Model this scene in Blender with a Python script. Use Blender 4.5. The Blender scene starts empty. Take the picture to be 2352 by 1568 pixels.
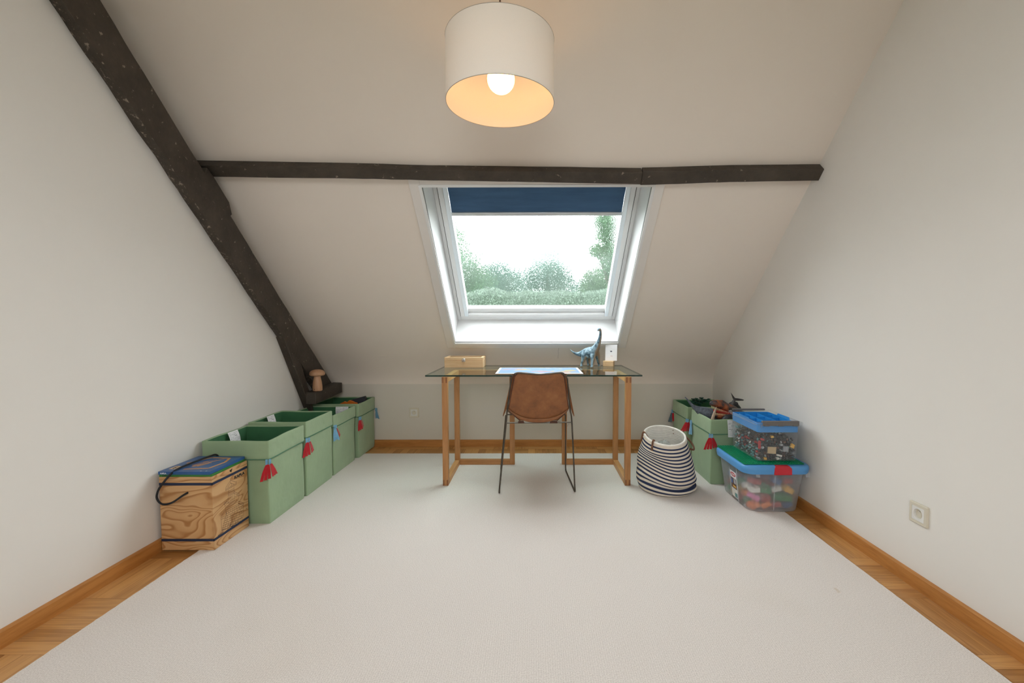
import bpy, bmesh, math, random
from mathutils import Vector, Matrix, Euler, noise as mnoise

PI = math.pi
rnd = random.Random(7)
S = bpy.context.scene
COL = S.collection

# ------------------------------------------------------------------ camera
H_CAM = 1.08
cam = bpy.data.cameras.new('camera')
cam.sensor_width = 36.0
cam.lens = 1019.33 / 2352 * 36
cam.shift_x = (1176 - 1226.3) / 2352
cam.shift_y = (795.7 - 784) / 2352
cam.clip_start, cam.clip_end = 0.02, 300
camo = bpy.data.objects.new('camera', cam)
COL.objects.link(camo)
camo.matrix_world = (Matrix.Translation((0, 0, H_CAM)) @ Matrix.Rotation(0.0023, 4, 'Z')
                     @ Matrix.Rotation(PI / 2 - 0.0501, 4, 'X') @ Matrix.Rotation(-0.0014, 4, 'Z'))
S.camera = camo

# ------------------------------------------------------------------ world, exposure, daylight portals
SKY = 10.0
w = bpy.data.worlds.new('overcast_sky')
S.world = w
w.use_nodes = True
bg = w.node_tree.nodes['Background']
bg.inputs[0].default_value = (0.93, 0.98, 1.0, 1)
bg.inputs[1].default_value = SKY
S.view_settings.view_transform = 'Standard'
S.view_settings.look = 'None'
S.view_settings.gamma = 1
S.view_settings.use_curve_mapping = False
S.view_settings.exposure = 0.0
cy = S.cycles
cy.max_bounces = 10
cy.diffuse_bounces = 6
cy.glossy_bounces = 4
cy.transmission_bounces = 8
cy.transparent_max_bounces = 24
cy.caustics_reflective = False
cy.caustics_refractive = True
cy.sample_clamp_indirect = 8
cy.use_adaptive_sampling = True
cy.adaptive_threshold = 0.015
cy.use_denoising = True

# slope of the roof:  z = CC - CS*y
CC, CS = 4.2685, 0.9294
NL = math.sqrt(1 + CS * CS)
NY, NZ = CS / NL, 1 / NL          # outward normal of the roof slope
XR, XL, YB, YF = 1.5664, -1.7975, 3.893, -2.2
YR0, ZR = -0.55, 0.95               # the opposite slope behind the camera: from the flat ceiling down to its knee wall
ZC = 2.52                          # flat ceiling above and behind the camera
YC = (CC - ZC) / CS


def SL(x, y, n=0.0):
    """point on the roof slope at depth y, n metres out through the roof (negative: into the room)"""
    return Vector((x, y + n * NY, CC - CS * y + n * NZ))


def portal(name, centre, rot, sx, sy):
    L = bpy.data.lights.new(name, 'AREA')
    L.shape = 'RECTANGLE'
    L.size, L.size_y = sx, sy
    L.energy = 1
    L.cycles.is_portal = True
    o = bpy.data.objects.new(name, L)
    o.location = centre
    o.rotation_euler = rot
    COL.objects.link(o)


portal('skylight_portal', SL(0.0125, 3.084, 0.33), (-(PI / 2 - math.atan(1 / CS)), 0, 0), 1.4, 1.5)
RX0, RX1, RV0, RV1 = -0.75, 0.55, 0.15, 0.72   # rear skylight: across, and along the opposite slope (0 top, 1 foot)


def RS(x, v, n=0.0):
    """point on the opposite slope, n metres out through the roof"""
    d = Vector((0, YF - YR0, ZR - ZC))
    nn = Vector((0, d.z, -d.y)).normalized()
    return Vector((x, YR0, ZC)) + d * v + nn * n


portal('rear_window_portal', RS(-0.1, 0.435, 0.12), (math.atan2(ZC - ZR, YR0 - YF), 0, 0), 1.4, 1.5)

# ------------------------------------------------------------------ helpers


class B:
    def __init__(s):
        s.v, s.f, s.m, s.uv = [], [], [], {}

    def add(s, vs, fs, m=0):
        o = len(s.v)
        s.v += [Vector(p) for p in vs]
        for f in fs:
            s.f.append([i + o for i in f])
            s.m.append(m)
        return o

    def box(s, x0, x1, y0, y1, z0, z1, m=0, M=None):
        vs = [Vector(p) for p in ((x0, y0, z0), (x1, y0, z0), (x1, y1, z0), (x0, y1, z0),
                                  (x0, y0, z1), (x1, y0, z1), (x1, y1, z1), (x0, y1, z1))]
        if M:
            vs = [M @ p for p in vs]
        s.add(vs, [(0, 3, 2, 1), (4, 5, 6, 7), (0, 1, 5, 4), (1, 2, 6, 5), (2, 3, 7, 6), (3, 0, 4, 7)], m)
        return s

    def prism(s, A, Bp, m=0):
        """two matching outlines joined into a closed solid"""
        n = len(A)
        fs = [list(range(n))[::-1], [n + i for i in range(n)]]
        fs += [(i, (i + 1) % n, n + (i + 1) % n, n + i) for i in range(n)]
        s.add(list(A) + list(Bp), fs, m)
        return s

    def rings(s, R, m=0, caps=(True, True), closed=True):
        n = len(R[0])
        o = len(s.v)
        vs = [p for r in R for p in r]
        fs = []
        for k in range(len(R) - 1):
            for i in range(n if closed else n - 1):
                j = (i + 1) % n
                fs.append((k * n + i, k * n + j, (k + 1) * n + j, (k + 1) * n + i))
        if closed and caps[0]:
            fs.append(list(range(n))[::-1])
        if closed and caps[1]:
            fs.append([(len(R) - 1) * n + i for i in range(n)])
        s.add(vs, fs, m)
        return s

    def tube(s, pts, r, n=8, m=0, loop=False):
        pts = [Vector(p) for p in pts]
        rr = r if isinstance(r, (list, tuple)) else [r] * len(pts)
        R = []
        up = None
        N = len(pts)
        for i, p in enumerate(pts):
            if loop:
                d = pts[(i + 1) % N] - pts[i - 1]
            else:
                d = pts[min(i + 1, N - 1)] - pts[max(i - 1, 0)]
            d.normalize()
            if up is None:
                up = Vector((0, 0, 1)) if abs(d.z) < 0.9 else Vector((1, 0, 0))
            a = d.cross(up)
            a.normalize()
            b = a.cross(d)
            up = b.copy()
            R.append([p + (a * math.cos(2 * PI * k / n) + b * math.sin(2 * PI * k / n)) * rr[i] for k in range(n)])
        if loop:
            R.append(R[0])
            s.rings(R, m, (False, False))
        else:
            s.rings(R, m)
        return s

    def lathe(s, prof, n=32, c=(0, 0, 0), m=0, M=None):
        c = Vector(c)
        R = []
        for r, z in prof:
            ring = [Vector((r * math.cos(2 * PI * k / n), r * math.sin(2 * PI * k / n), z)) for k in range(n)]
            if M:
                ring = [M @ p for p in ring]
            R.append([p + c for p in ring])
        s.rings(R, m, (prof[0][0] > 1e-5, prof[-1][0] > 1e-5))
        return s

    def grid(s, nu, nv, fn, m=0):
        vs = [fn(i / nu, j / nv) for j in range(nv + 1) for i in range(nu + 1)]
        fs = [(j * (nu + 1) + i, j * (nu + 1) + i + 1, (j + 1) * (nu + 1) + i + 1, (j + 1) * (nu + 1) + i)
              for j in range(nv) for i in range(nu)]
        s.add(vs, fs, m)
        return s


def tag(o, label=None, cat=None, group=None, kind=None):
    if label:
        o['label'] = label
    if cat:
        o['category'] = cat
    if group:
        o['group'] = group
    if kind:
        o['kind'] = kind
    return o


def thing(name, label, cat, loc=(0, 0, 0), group=None, kind=None):
    o = bpy.data.objects.new(name, None)
    o.empty_display_size = 0.1
    o.location = loc
    COL.objects.link(o)
    return tag(o, label, cat, group, kind)


def origin(p):
    v = Vector((0, 0, 0))
    while p:
        v += p.location
        p = p.parent
    return v


def obj(name, b, mats, parent=None, bevel=0, sharp=35, smooth=True, seg=2, fixn=True):
    """links the collected shape as ONE mesh object; shapes are in room coordinates"""
    me = bpy.data.meshes.new(name)
    off = origin(parent)
    if parent is None and b.v:
        lo = Vector((min(p.x for p in b.v), min(p.y for p in b.v), min(p.z for p in b.v)))
        hi = Vector((max(p.x for p in b.v), max(p.y for p in b.v), max(p.z for p in b.v)))
        off = Vector(((lo.x + hi.x) / 2, (lo.y + hi.y) / 2, lo.z))
    me.from_pydata([p - off for p in b.v], [], b.f)
    if not isinstance(mats, (list, tuple)):
        mats = [mats]
    for m in mats:
        me.materials.append(m)
    me.polygons.foreach_set('material_index', b.m)
    if fixn:
        bm = bmesh.new()
        bm.from_mesh(me)
        bmesh.ops.recalc_face_normals(bm, faces=bm.faces)
        bm.to_mesh(me)
        bm.free()
    if smooth:
        me.polygons.foreach_set('use_smooth', [True] * len(me.polygons))
        me.set_sharp_from_angle(angle=math.radians(sharp))
    o = bpy.data.objects.new(name, me)
    COL.objects.link(o)
    if parent:
        o.parent = parent
    else:
        o.location = off
    if bevel:
        md = o.modifiers.new('bevel', 'BEVEL')
        md.width, md.segments, md.limit_method = bevel, seg, 'ANGLE'
        md.angle_limit = math.radians(40)
    return o


def struct(name, b, mats, parent=None, **k):
    o = obj(name, b, mats, parent, **k)
    if not parent:
        o['kind'] = 'structure'
    return o


def text(name, body, size, mat, parent, M, extrude=0.0004, bold=0.0, squash=1.0, align='LEFT'):
    cu = bpy.data.curves.new(name, 'FONT')
    cu.body, cu.size, cu.extrude, cu.offset = body, size, extrude, bold
    cu.align_x = align
    t = bpy.data.objects.new('lettering_draft', cu)
    COL.objects.link(t)
    bpy.context.view_layer.update()
    me = bpy.data.meshes.new_from_object(t.evaluated_get(bpy.context.evaluated_depsgraph_get()))
    bpy.data.objects.remove(t)
    bpy.data.curves.remove(cu)
    me.name = name
    off = Matrix.Translation(-origin(parent)) @ M @ Matrix.Diagonal((squash, 1, 1, 1))
    me.transform(off)
    me.materials.clear()
    me.materials.append(mat)
    o = bpy.data.objects.new(name, me)
    COL.objects.link(o)
    o.parent = parent
    return o


def frame(o, ax, up):
    """matrix whose local x runs along ax, local y along up, at o"""
    ax, up = Vector(ax).normalized(), Vector(up).normalized()
    n = ax.cross(up).normalized()
    return Matrix(((ax.x, up.x, n.x, o[0]), (ax.y, up.y, n.y, o[1]), (ax.z, up.z, n.z, o[2]), (0, 0, 0, 1)))


def skin(name, V, E, R, mat, parent=None, sub=2, root=0):
    me = bpy.data.meshes.new(name)
    off = origin(parent)
    if parent is None:
        off = Vector(V[root])
    me.from_pydata([Vector(p) - off for p in V], E, [])
    o = bpy.data.objects.new(name, me)
    COL.objects.link(o)
    if parent:
        o.parent = parent
    else:
        o.location = off
    sk = o.modifiers.new('skin', 'SKIN')
    sk.use_smooth_shade = True
    for i, r in enumerate(R):
        d = me.skin_vertices[0].data[i]
        d.radius = r if isinstance(r, tuple) else (r, r)
        d.use_root = (i == root)
    ss = o.modifiers.new('subsurf', 'SUBSURF')
    ss.levels = ss.render_levels = sub
    me.materials.append(mat)
    return o


def spline(P, n=8):
    """smooth curve through the points"""
    P = [Vector(p) for p in P]
    out = []
    for i in range(len(P) - 1):
        a, b, c, d = P[max(i - 1, 0)], P[i], P[i + 1], P[min(i + 2, len(P) - 1)]
        for k in range(n):
            t = k / n
            out.append(0.5 * ((2 * b) + (c - a) * t + (2 * a - 5 * b + 4 * c - d) * t * t + (3 * b - a - 3 * c + d) * t ** 3))
    out.append(P[-1])
    return out


def rrect(x0, x1, y0, y1, r, z, n=5, side=6):
    """rounded rectangle outline at height z"""
    out = []
    for cx_, cy_, a0 in ((x1 - r, y0 + r, -PI / 2), (x1 - r, y1 - r, 0), (x0 + r, y1 - r, PI / 2), (x0 + r, y0 + r, PI)):
        arc = [Vector((cx_ + r * math.cos(a0 + PI / 2 * k / n), cy_ + r * math.sin(a0 + PI / 2 * k / n), z)) for k in range(n + 1)]
        if out and side > 1:
            a = out[-1]
            b = arc[0]
            out += [a.lerp(b, k / side) for k in range(1, side)]
        out += arc
    if side > 1:
        a, b = out[-1], out[0]
        out += [a.lerp(b, k / side) for k in range(1, side)]
    return out


# ------------------------------------------------------------------ materials


def nt(name):
    m = bpy.data.materials.new(name)
    m.use_nodes = True
    t = m.node_tree
    return m, t, t.nodes['Principled BSDF']


def node(t, kind, **k):
    n = t.nodes.new(kind)
    for a, b in k.items():
        if a.startswith('i_'):
            key = a[2:]
            n.inputs[int(key) if key.isdigit() else key.replace('_', ' ')].default_value = b
        else:
            setattr(n, a, b)
    return n


def ramp(t, src, stops):
    r = t.nodes.new('ShaderNodeValToRGB')
    while len(r.color_ramp.elements) < len(stops):
        r.color_ramp.elements.new(0.5)
    for e, (p, c) in zip(r.color_ramp.elements, stops):
        e.position = p
        e.color = (*c, 1)
    t.links.new(src, r.inputs[0])
    return r.outputs[0]


def bump(t, p, src, strength, dist):
    b = node(t, 'ShaderNodeBump')
    b.inputs['Strength'].default_value = strength
    b.inputs['Distance'].default_value = dist
    t.links.new(src, b.inputs['Height'])
    t.links.new(b.outputs[0], p.inputs['Normal'])


def mat(name, c, rough=0.6, var=0.08, scale=20, bmp=0.0, bdist=0.002, bscale=None, metal=0, spec=0.4, sheen=0, coat=0, stretch=(1, 1, 1)):
    m, t, p = nt(name)
    tc = node(t, 'ShaderNodeTexCoord')
    mp = node(t, 'ShaderNodeMapping')
    mp.inputs['Scale'].default_value = stretch
    t.links.new(tc.outputs['Object'], mp.inputs[0])
    n = node(t, 'ShaderNodeTexNoise', i_Scale=scale, i_Detail=4.0)
    t.links.new(mp.outputs[0], n.inputs[0])
    lo = tuple(max(0, x * (1 - var)) for x in c)
    hi = tuple(min(1, x * (1 + var)) for x in c)
    t.links.new(ramp(t, n.outputs[0], [(0.3, lo), (0.7, hi)]), p.inputs['Base Color'])
    p.inputs['Roughness'].default_value = rough
    p.inputs['Metallic'].default_value = metal
    p.inputs['Specular IOR Level'].default_value = spec
    p.inputs['Sheen Weight'].default_value = sheen
    p.inputs['Coat Weight'].default_value = coat
    if bmp:
        n2 = node(t, 'ShaderNodeTexNoise', i_Scale=bscale or scale * 6, i_Detail=3.0)
        t.links.new(mp.outputs[0], n2.inputs[0])
        bump(t, p, n2.outputs[0], bmp, bdist)
    return m


def wood(name, c1, c2, axis='X', scale=18, dist=3.0, rough=0.45, stretch=12, fine=0.25):
    """grain running along axis"""
    m, t, p = nt(name)
    tc = node(t, 'ShaderNodeTexCoord')
    mp = node(t, 'ShaderNodeMapping')
    mp.inputs['Scale'].default_value = tuple(1.0 if a == axis else float(stretch) for a in 'XYZ')
    t.links.new(tc.outputs['Object'], mp.inputs[0])
    n = node(t, 'ShaderNodeTexNoise', i_Scale=scale / 6, i_Detail=5.0, i_Roughness=0.65, i_Distortion=dist * 0.2)
    t.links.new(mp.outputs[0], n.inputs[0])
    n2 = node(t, 'ShaderNodeTexNoise', i_Scale=scale, i_Detail=3.0)
    t.links.new(mp.outputs[0], n2.inputs[0])
    mx = node(t, 'ShaderNodeMath', operation='MULTIPLY_ADD')
    t.links.new(n2.outputs[0], mx.inputs[0])
    mx.inputs[1].default_value = fine
    t.links.new(n.outputs[0], mx.inputs[2])
    t.links.new(ramp(t, mx.outputs[0], [(0.42, c2), (0.75, c1)]), p.inputs['Base Color'])
    p.inputs['Roughness'].default_value = rough
    bump(t, p, n2.outputs[0], 0.08, 0.001)
    return m


def plywood(name):
    """swirling rotary-cut pine face veneer"""
    m, t, p = nt(name)
    tc = node(t, 'ShaderNodeTexCoord')
    mp = node(t, 'ShaderNodeMapping')
    mp.inputs['Scale'].default_value = (1.0, 1.0, 2.6)
    t.links.new(tc.outputs['Object'], mp.inputs[0])
    n = node(t, 'ShaderNodeTexNoise', i_Scale=2.9, i_Detail=1.6, i_Roughness=0.45, i_Distortion=0.35)
    t.links.new(mp.outputs[0], n.inputs[0])
    mul = node(t, 'ShaderNodeMath', operation='MULTIPLY')
    mul.inputs[1].default_value = 15.0
    t.links.new(n.outputs[0], mul.inputs[0])
    fr = node(t, 'ShaderNodeMath', operation='FRACT')
    t.links.new(mul.outputs[0], fr.inputs[0])
    c = ramp(t, fr.outputs[0], [(0.0, (0.60, 0.36, 0.17)), (0.55, (0.56, 0.32, 0.14)), (0.80, (0.38, 0.175, 0.055)), (0.90, (0.41, 0.195, 0.065)), (1.0, (0.60, 0.36, 0.17))])
    t.links.new(c, p.inputs['Base Color'])
    p.inputs['Roughness'].default_value = 0.5
    return m


def glassy(name, tint, fres=1.45, rough=0.0, rim=None, base=0.0):
    """clear sheet: mirror by Fresnel, the rest passes straight through"""
    m, t, p = nt(name)
    t.nodes.remove(p)
    out = t.nodes['Material Output']
    tr = node(t, 'ShaderNodeBsdfTransparent')
    tr.inputs[0].default_value = (*tint, 1)
    gl = node(t, 'ShaderNodeBsdfGlossy')
    gl.inputs['Roughness'].default_value = rough
    fr = node(t, 'ShaderNodeFresnel')
    fr.inputs[0].default_value = fres
    ge = node(t, 'ShaderNodeNewGeometry')
    inv = node(t, 'ShaderNodeMath', operation='SUBTRACT')
    inv.inputs[0].default_value = 1
    t.links.new(ge.outputs['Backfacing'], inv.inputs[1])
    mu = node(t, 'ShaderNodeMath', operation='MULTIPLY')
    t.links.new(fr.outputs[0], mu.inputs[0])
    t.links.new(inv.outputs[0], mu.inputs[1])
    mx = node(t, 'ShaderNodeMixShader')
    t.links.new(mu.outputs[0], mx.inputs[0])
    t.links.new(tr.outputs[0], mx.inputs[1])
    t.links.new(gl.outputs[0], mx.inputs[2])
    last = mx
    if base:
        df = node(t, 'ShaderNodeBsdfDiffuse')
        df.inputs[0].default_value = (0.75, 0.78, 0.8, 1)
        n = node(t, 'ShaderNodeTexNoise', i_Scale=30.0)
        mm = node(t, 'ShaderNodeMath', operation='MULTIPLY_ADD')
        mm.inputs[1].default_value = base * 0.4
        mm.inputs[2].default_value = base * 0.8
        t.links.new(n.outputs[0], mm.inputs[0])
        m2 = node(t, 'ShaderNodeMixShader')
        t.links.new(mm.outputs[0], m2.inputs[0])
        t.links.new(mx.outputs[0], m2.inputs[1])
        t.links.new(df.outputs[0], m2.inputs[2])
        last = m2
    t.links.new(last.outputs[0], out.inputs[0])
    return m


M = {}
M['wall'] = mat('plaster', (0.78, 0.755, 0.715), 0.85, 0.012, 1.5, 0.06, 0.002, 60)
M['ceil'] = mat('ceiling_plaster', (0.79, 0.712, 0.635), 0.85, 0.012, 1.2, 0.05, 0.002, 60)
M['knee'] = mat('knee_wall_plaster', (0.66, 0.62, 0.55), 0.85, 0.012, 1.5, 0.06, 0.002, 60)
M['white'] = mat('white_paint', (0.74, 0.74, 0.735), 0.4, 0.01, 8)
M['casing'] = mat('casing_paint', (0.74, 0.70, 0.66), 0.5, 0.01, 8)
M['skirting'] = wood('varnished_skirting', (0.52, 0.23, 0.06), (0.36, 0.14, 0.03), 'Y', 20)
M['skirting_x'] = wood('varnished_skirting_back', (0.52, 0.23, 0.06), (0.36, 0.14, 0.03), 'X', 20)
M['oak_z'] = wood('oak_upright', (0.47, 0.225, 0.08), (0.35, 0.15, 0.045), 'Z', 24)
M['oak_y'] = wood('oak_rail_deep', (0.62, 0.34, 0.14), (0.48, 0.23, 0.08), 'Y', 24)
M['oak_x'] = wood('oak_rail_wide', (0.47, 0.225, 0.08), (0.35, 0.15, 0.045), 'X', 24)
M['oak_end'] = mat('oak_end_grain', (0.25, 0.10, 0.04), 0.6, 0.1, 60)
M['pine'] = wood('pale_pine', (0.74, 0.52, 0.30), (0.64, 0.41, 0.21), 'X', 20)
M['pine_dark'] = mat('pine_groove', (0.35, 0.17, 0.07), 0.7)
M['beech'] = wood('beech', (0.54, 0.31, 0.18), (0.44, 0.23, 0.12), 'Z', 26)
M['ply'] = plywood('pine_plywood')
M['navy'] = mat('navy_print', (0.015, 0.025, 0.06), 0.6)
M['ink'] = mat('black_ink', (0.018, 0.018, 0.02), 0.7)
M['cord'] = mat('black_cord', (0.016, 0.017, 0.02), 0.8, 0.2, 200, 0.3, 0.001, 600)
M['steel'] = mat('bare_steel', (0.10, 0.085, 0.07), 0.38, 0.2, 30, metal=0.85)
M['chrome'] = mat('chrome', (0.75, 0.75, 0.75), 0.12, 0.02, 10, metal=1)
M['bluebook'] = mat('blue_cover', (0.022, 0.09, 0.26), 0.35)
M['greenbook'] = mat('green_cover', (0.03, 0.17, 0.03), 0.4)
M['orangeprint'] = wood('orange_plank_print', (0.62, 0.30, 0.09), (0.42, 0.16, 0.03), 'X', 30)
M['paper'] = mat('white_paper', (0.82, 0.82, 0.83), 0.7, 0.02, 40)
M['greyprint'] = mat('grey_print', (0.33, 0.34, 0.35), 0.8)
M['redprint'] = mat('red_print', (0.55, 0.05, 0.05), 0.7)
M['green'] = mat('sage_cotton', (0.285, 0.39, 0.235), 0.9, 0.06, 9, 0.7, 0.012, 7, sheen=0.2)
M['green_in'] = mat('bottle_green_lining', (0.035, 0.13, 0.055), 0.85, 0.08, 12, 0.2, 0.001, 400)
M['green_cord'] = mat('green_piping', (0.08, 0.20, 0.12), 0.8)
M['felt_red'] = mat('red_felt', (0.42, 0.008, 0.015), 0.95, 0.12, 80, 0.3, 0.001, 500, sheen=0.3)
M['felt_blue'] = mat('blue_felt', (0.16, 0.36, 0.55), 0.95, 0.1, 80, 0.3, 0.001, 500, sheen=0.3)
M['felt_grey'] = mat('grey_felt', (0.10, 0.16, 0.20), 0.95, 0.1, 80)
M['strap'] = mat('brown_leather_strap', (0.16, 0.075, 0.04), 0.55, 0.15, 50)
M['tray'] = mat('blue_plastic', (0.02, 0.26, 0.66), 0.35, 0.03, 10)
M['lid'] = mat('mid_blue_plastic', (0.09, 0.30, 0.62), 0.35, 0.03, 10)
M['clip_red'] = mat('red_plastic', (0.52, 0.02, 0.035), 0.35, 0.03, 10)
M['grey_plastic'] = mat('grey_plastic', (0.14, 0.13, 0.125), 0.4, 0.05, 10)
M['plate'] = mat('green_plastic', (0.0, 0.23, 0.10), 0.35, 0.04, 10)
M['socket'] = mat('ivory_plastic', (0.66, 0.61, 0.50), 0.35, 0.02, 10)
M['socket_in'] = mat('white_plastic', (0.74, 0.73, 0.70), 0.35, 0.02, 10)
M['dark'] = mat('dark_hole', (0.02, 0.018, 0.015), 0.8)
M['clear'] = glassy('clear_plastic', (0.95, 0.96, 0.97), 1.35, 0.05, base=0.09)
M['bag'] = glassy('clear_film', (0.93, 0.95, 0.94), 1.5, 0.1, base=0.22)

# --- dark hewn timber with pale flecks
m, t, p = nt('dark_timber')
tc = node(t, 'ShaderNodeTexCoord')
n1 = node(t, 'ShaderNodeTexNoise', i_Scale=7.0, i_Detail=6.0, i_Roughness=0.7)
n2 = node(t, 'ShaderNodeTexNoise', i_Scale=38.0, i_Detail=5.0, i_Roughness=0.6)
for n in (n1, n2):
    t.links.new(tc.outputs['Object'], n.inputs[0])
c1 = ramp(t, n1.outputs[0], [(0.3, (0.030, 0.022, 0.015)), (0.7, (0.068, 0.052, 0.038))])
f1 = ramp(t, n2.outputs[0], [(0.655, (0, 0, 0)), (0.70, (1, 1, 1))])
mx = node(t, 'ShaderNodeMix', data_type='RGBA')
t.links.new(f1, mx.inputs[0])
t.links.new(c1, mx.inputs[6])
mx.inputs[7].default_value = (0.26, 0.21, 0.16, 1)
t.links.new(mx.outputs[2], p.inputs['Base Color'])
p.inputs['Roughness'].default_value = 0.62
bump(t, p, n2.outputs[0], 0.5, 0.006)
M['timber'] = m
m2_ = m.copy()
m2_.name = 'waney_timber'
for nd in m2_.node_tree.nodes:
    if nd.type == 'VALTORGB' and nd.color_ramp.elements[0].color[0] == 0:
        nd.color_ramp.elements[0].position, nd.color_ramp.elements[1].position = 0.575, 0.66
    if nd.type == 'TEX_NOISE' and nd.inputs['Scale'].default_value > 30:
        nd.inputs['Scale'].default_value = 60
    if nd.type == 'BUMP':
        nd.inputs['Strength'].default_value = 0.9
M['waney'] = m2_

# --- parquet: colour and direction per strip
m, t, p = nt('oak_parquet')
at = node(t, 'ShaderNodeAttribute', attribute_name='strip')
tc = node(t, 'ShaderNodeTexCoord')
sep = node(t, 'ShaderNodeSeparateColor')
t.links.new(at.outputs['Color'], sep.inputs[0])
cols = []
for sc in ((3, 45, 45), (45, 3, 45)):
    mp = node(t, 'ShaderNodeMapping')
    mp.inputs['Scale'].default_value = sc
    t.links.new(tc.outputs['Object'], mp.inputs[0])
    n = node(t, 'ShaderNodeTexNoise', i_Scale=2.0, i_Detail=5.0)
    t.links.new(mp.outputs[0], n.inputs[0])
    cols.append(n)
mxg = node(t, 'ShaderNodeMix', data_type='FLOAT')
t.links.new(sep.outputs[1], mxg.inputs[0])
t.links.new(cols[0].outputs[0], mxg.inputs[2])
t.links.new(cols[1].outputs[0], mxg.inputs[3])
ad = node(t, 'ShaderNodeMath', operation='MULTIPLY_ADD')
t.links.new(sep.outputs[0], ad.inputs[0])
ad.inputs[1].default_value = 0.55
t.links.new(mxg.outputs[0], ad.inputs[2])
t.links.new(ramp(t, ad.outputs[0], [(0.4, (0.30, 0.125, 0.028)), (1.0, (0.58, 0.30, 0.10))]), p.inputs['Base Color'])
p.inputs['Roughness'].default_value = 0.32
M['parquet'] = m

# --- looped wool carpet, ribbed, with a few faint stains
m, t, p = nt('cream_loop_carpet')
tc = node(t, 'ShaderNodeTexCoord')
wv = node(t, 'ShaderNodeTexWave', wave_type='BANDS', bands_direction='X', i_Scale=42.0, i_Distortion=2.5, i_Detail=1.0)
wv.inputs['Detail Scale'].default_value = 60
nz = node(t, 'ShaderNodeTexNoise', i_Scale=260.0, i_Detail=2.0)
big = node(t, 'ShaderNodeTexNoise', i_Scale=1.1, i_Detail=3.0)
sp = node(t, 'ShaderNodeTexNoise', i_Scale=9.0, i_Detail=2.0)
for n in (wv, nz, big, sp):
    t.links.new(tc.outputs['Object'], n.inputs[0])
mxh = node(t, 'ShaderNodeMath', operation='MULTIPLY_ADD')
t.links.new(wv.outputs['Fac'], mxh.inputs[0])
mxh.inputs[1].default_value = 0.12
t.links.new(nz.outputs[0], mxh.inputs[2])
c1 = ramp(t, mxh.outputs[0], [(0.3, (0.61, 0.56, 0.525)), (0.8, (0.84, 0.79, 0.755))])
f2 = ramp(t, big.outputs[0], [(0.55, (1, 1, 1)), (0.75, (0.97, 0.955, 0.93))])
f3 = ramp(t, sp.outputs[0], [(0.76, (1, 1, 1)), (0.80, (0.84, 0.76, 0.66))])
m1 = node(t, 'ShaderNodeMix', data_type='RGBA', blend_type='MULTIPLY')
m2 = node(t, 'ShaderNodeMix', data_type='RGBA', blend_type='MULTIPLY')
m1.inputs[0].default_value = m2.inputs[0].default_value = 1
t.links.new(c1, m1.inputs[6])
t.links.new(f2, m1.inputs[7])
t.links.new(m1.outputs[2], m2.inputs[6])
t.links.new(f3, m2.inputs[7])
t.links.new(m2.outputs[2], p.inputs['Base Color'])
p.inputs['Roughness'].default_value = 0.95
p.inputs['Specular IOR Level'].default_value = 0.1
bump(t, p, mxh.outputs[0], 0.4, 0.003)
M['carpet'] = m

# --- leather
m, t, p = nt('tan_leather')
tc = node(t, 'ShaderNodeTexCoord')
n1 = node(t, 'ShaderNodeTexNoise', i_Scale=9.0, i_Detail=6.0, i_Roughness=0.7)
n2 = node(t, 'ShaderNodeTexVoronoi', i_Scale=240.0)
for n in (n1, n2):
    t.links.new(tc.outputs['Object'], n.inputs[0])
t.links.new(ramp(t, n1.outputs[0], [(0.25, (0.13, 0.042, 0.011)), (0.52, (0.255, 0.092, 0.026)), (0.78, (0.38, 0.155, 0.05))]), p.inputs['Base Color'])
p.inputs['Roughness'].default_value = 0.55
p.inputs['Sheen Weight'].default_value = 0.15
bump(t, p, n2.outputs['Distance'], 0.12, 0.001)
M['leather'] = m
M['leather_edge'] = mat('leather_edge', (0.09, 0.035, 0.02), 0.6, 0.15, 60)
M['thread'] = mat('tan_thread', (0.45, 0.27, 0.14), 0.8)

# --- blind fabric, lamp shade, bulb
m, t, p = nt('navy_blackout_cloth')
tr = node(t, 'ShaderNodeBsdfTranslucent')
n = node(t, 'ShaderNodeTexNoise', i_Scale=6.0, i_Detail=3.0)
c = ramp(t, n.outputs[0], [(0.3, (0.024, 0.055, 0.105)), (0.7, (0.034, 0.075, 0.135))])
t.links.new(c, tr.inputs[0])
t.links.new(c, p.inputs['Base Color'])
p.inputs['Roughness'].default_value = 0.85
mx = node(t, 'ShaderNodeMixShader')
mx.inputs[0].default_value = 0.045
t.links.new(p.outputs[0], mx.inputs[1])
t.links.new(tr.outputs[0], mx.inputs[2])
t.links.new(mx.outputs[0], t.nodes['Material Output'].inputs[0])
M['blind'] = m

m, t, p = nt('cream_lampshade_cloth')
tr = node(t, 'ShaderNodeBsdfTranslucent')
n = node(t, 'ShaderNodeTexNoise', i_Scale=300.0, i_Detail=2.0)
c = ramp(t, n.outputs[0], [(0.3, (0.84, 0.81, 0.76)), (0.7, (0.88, 0.85, 0.80))])
t.links.new(c, tr.inputs[0])
t.links.new(c, p.inputs['Base Color'])
p.inputs['Roughness'].default_value = 0.9
mx = node(t, 'ShaderNodeMixShader')
mx.inputs[0].default_value = 0.09
t.links.new(p.outputs[0], mx.inputs[1])
t.links.new(tr.outputs[0], mx.inputs[2])
t.links.new(mx.outputs[0], t.nodes['Material Output'].inputs[0])
M['shade'] = m

m, t, p = nt('lit_bulb')
em = node(t, 'ShaderNodeEmission')
em.inputs[0].default_value = (1.0, 0.51, 0.155, 1)
em.inputs[1].default_value = 12.0
t.links.new(em.outputs[0], t.nodes['Material Output'].inputs[0])
M['bulb'] = m

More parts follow.
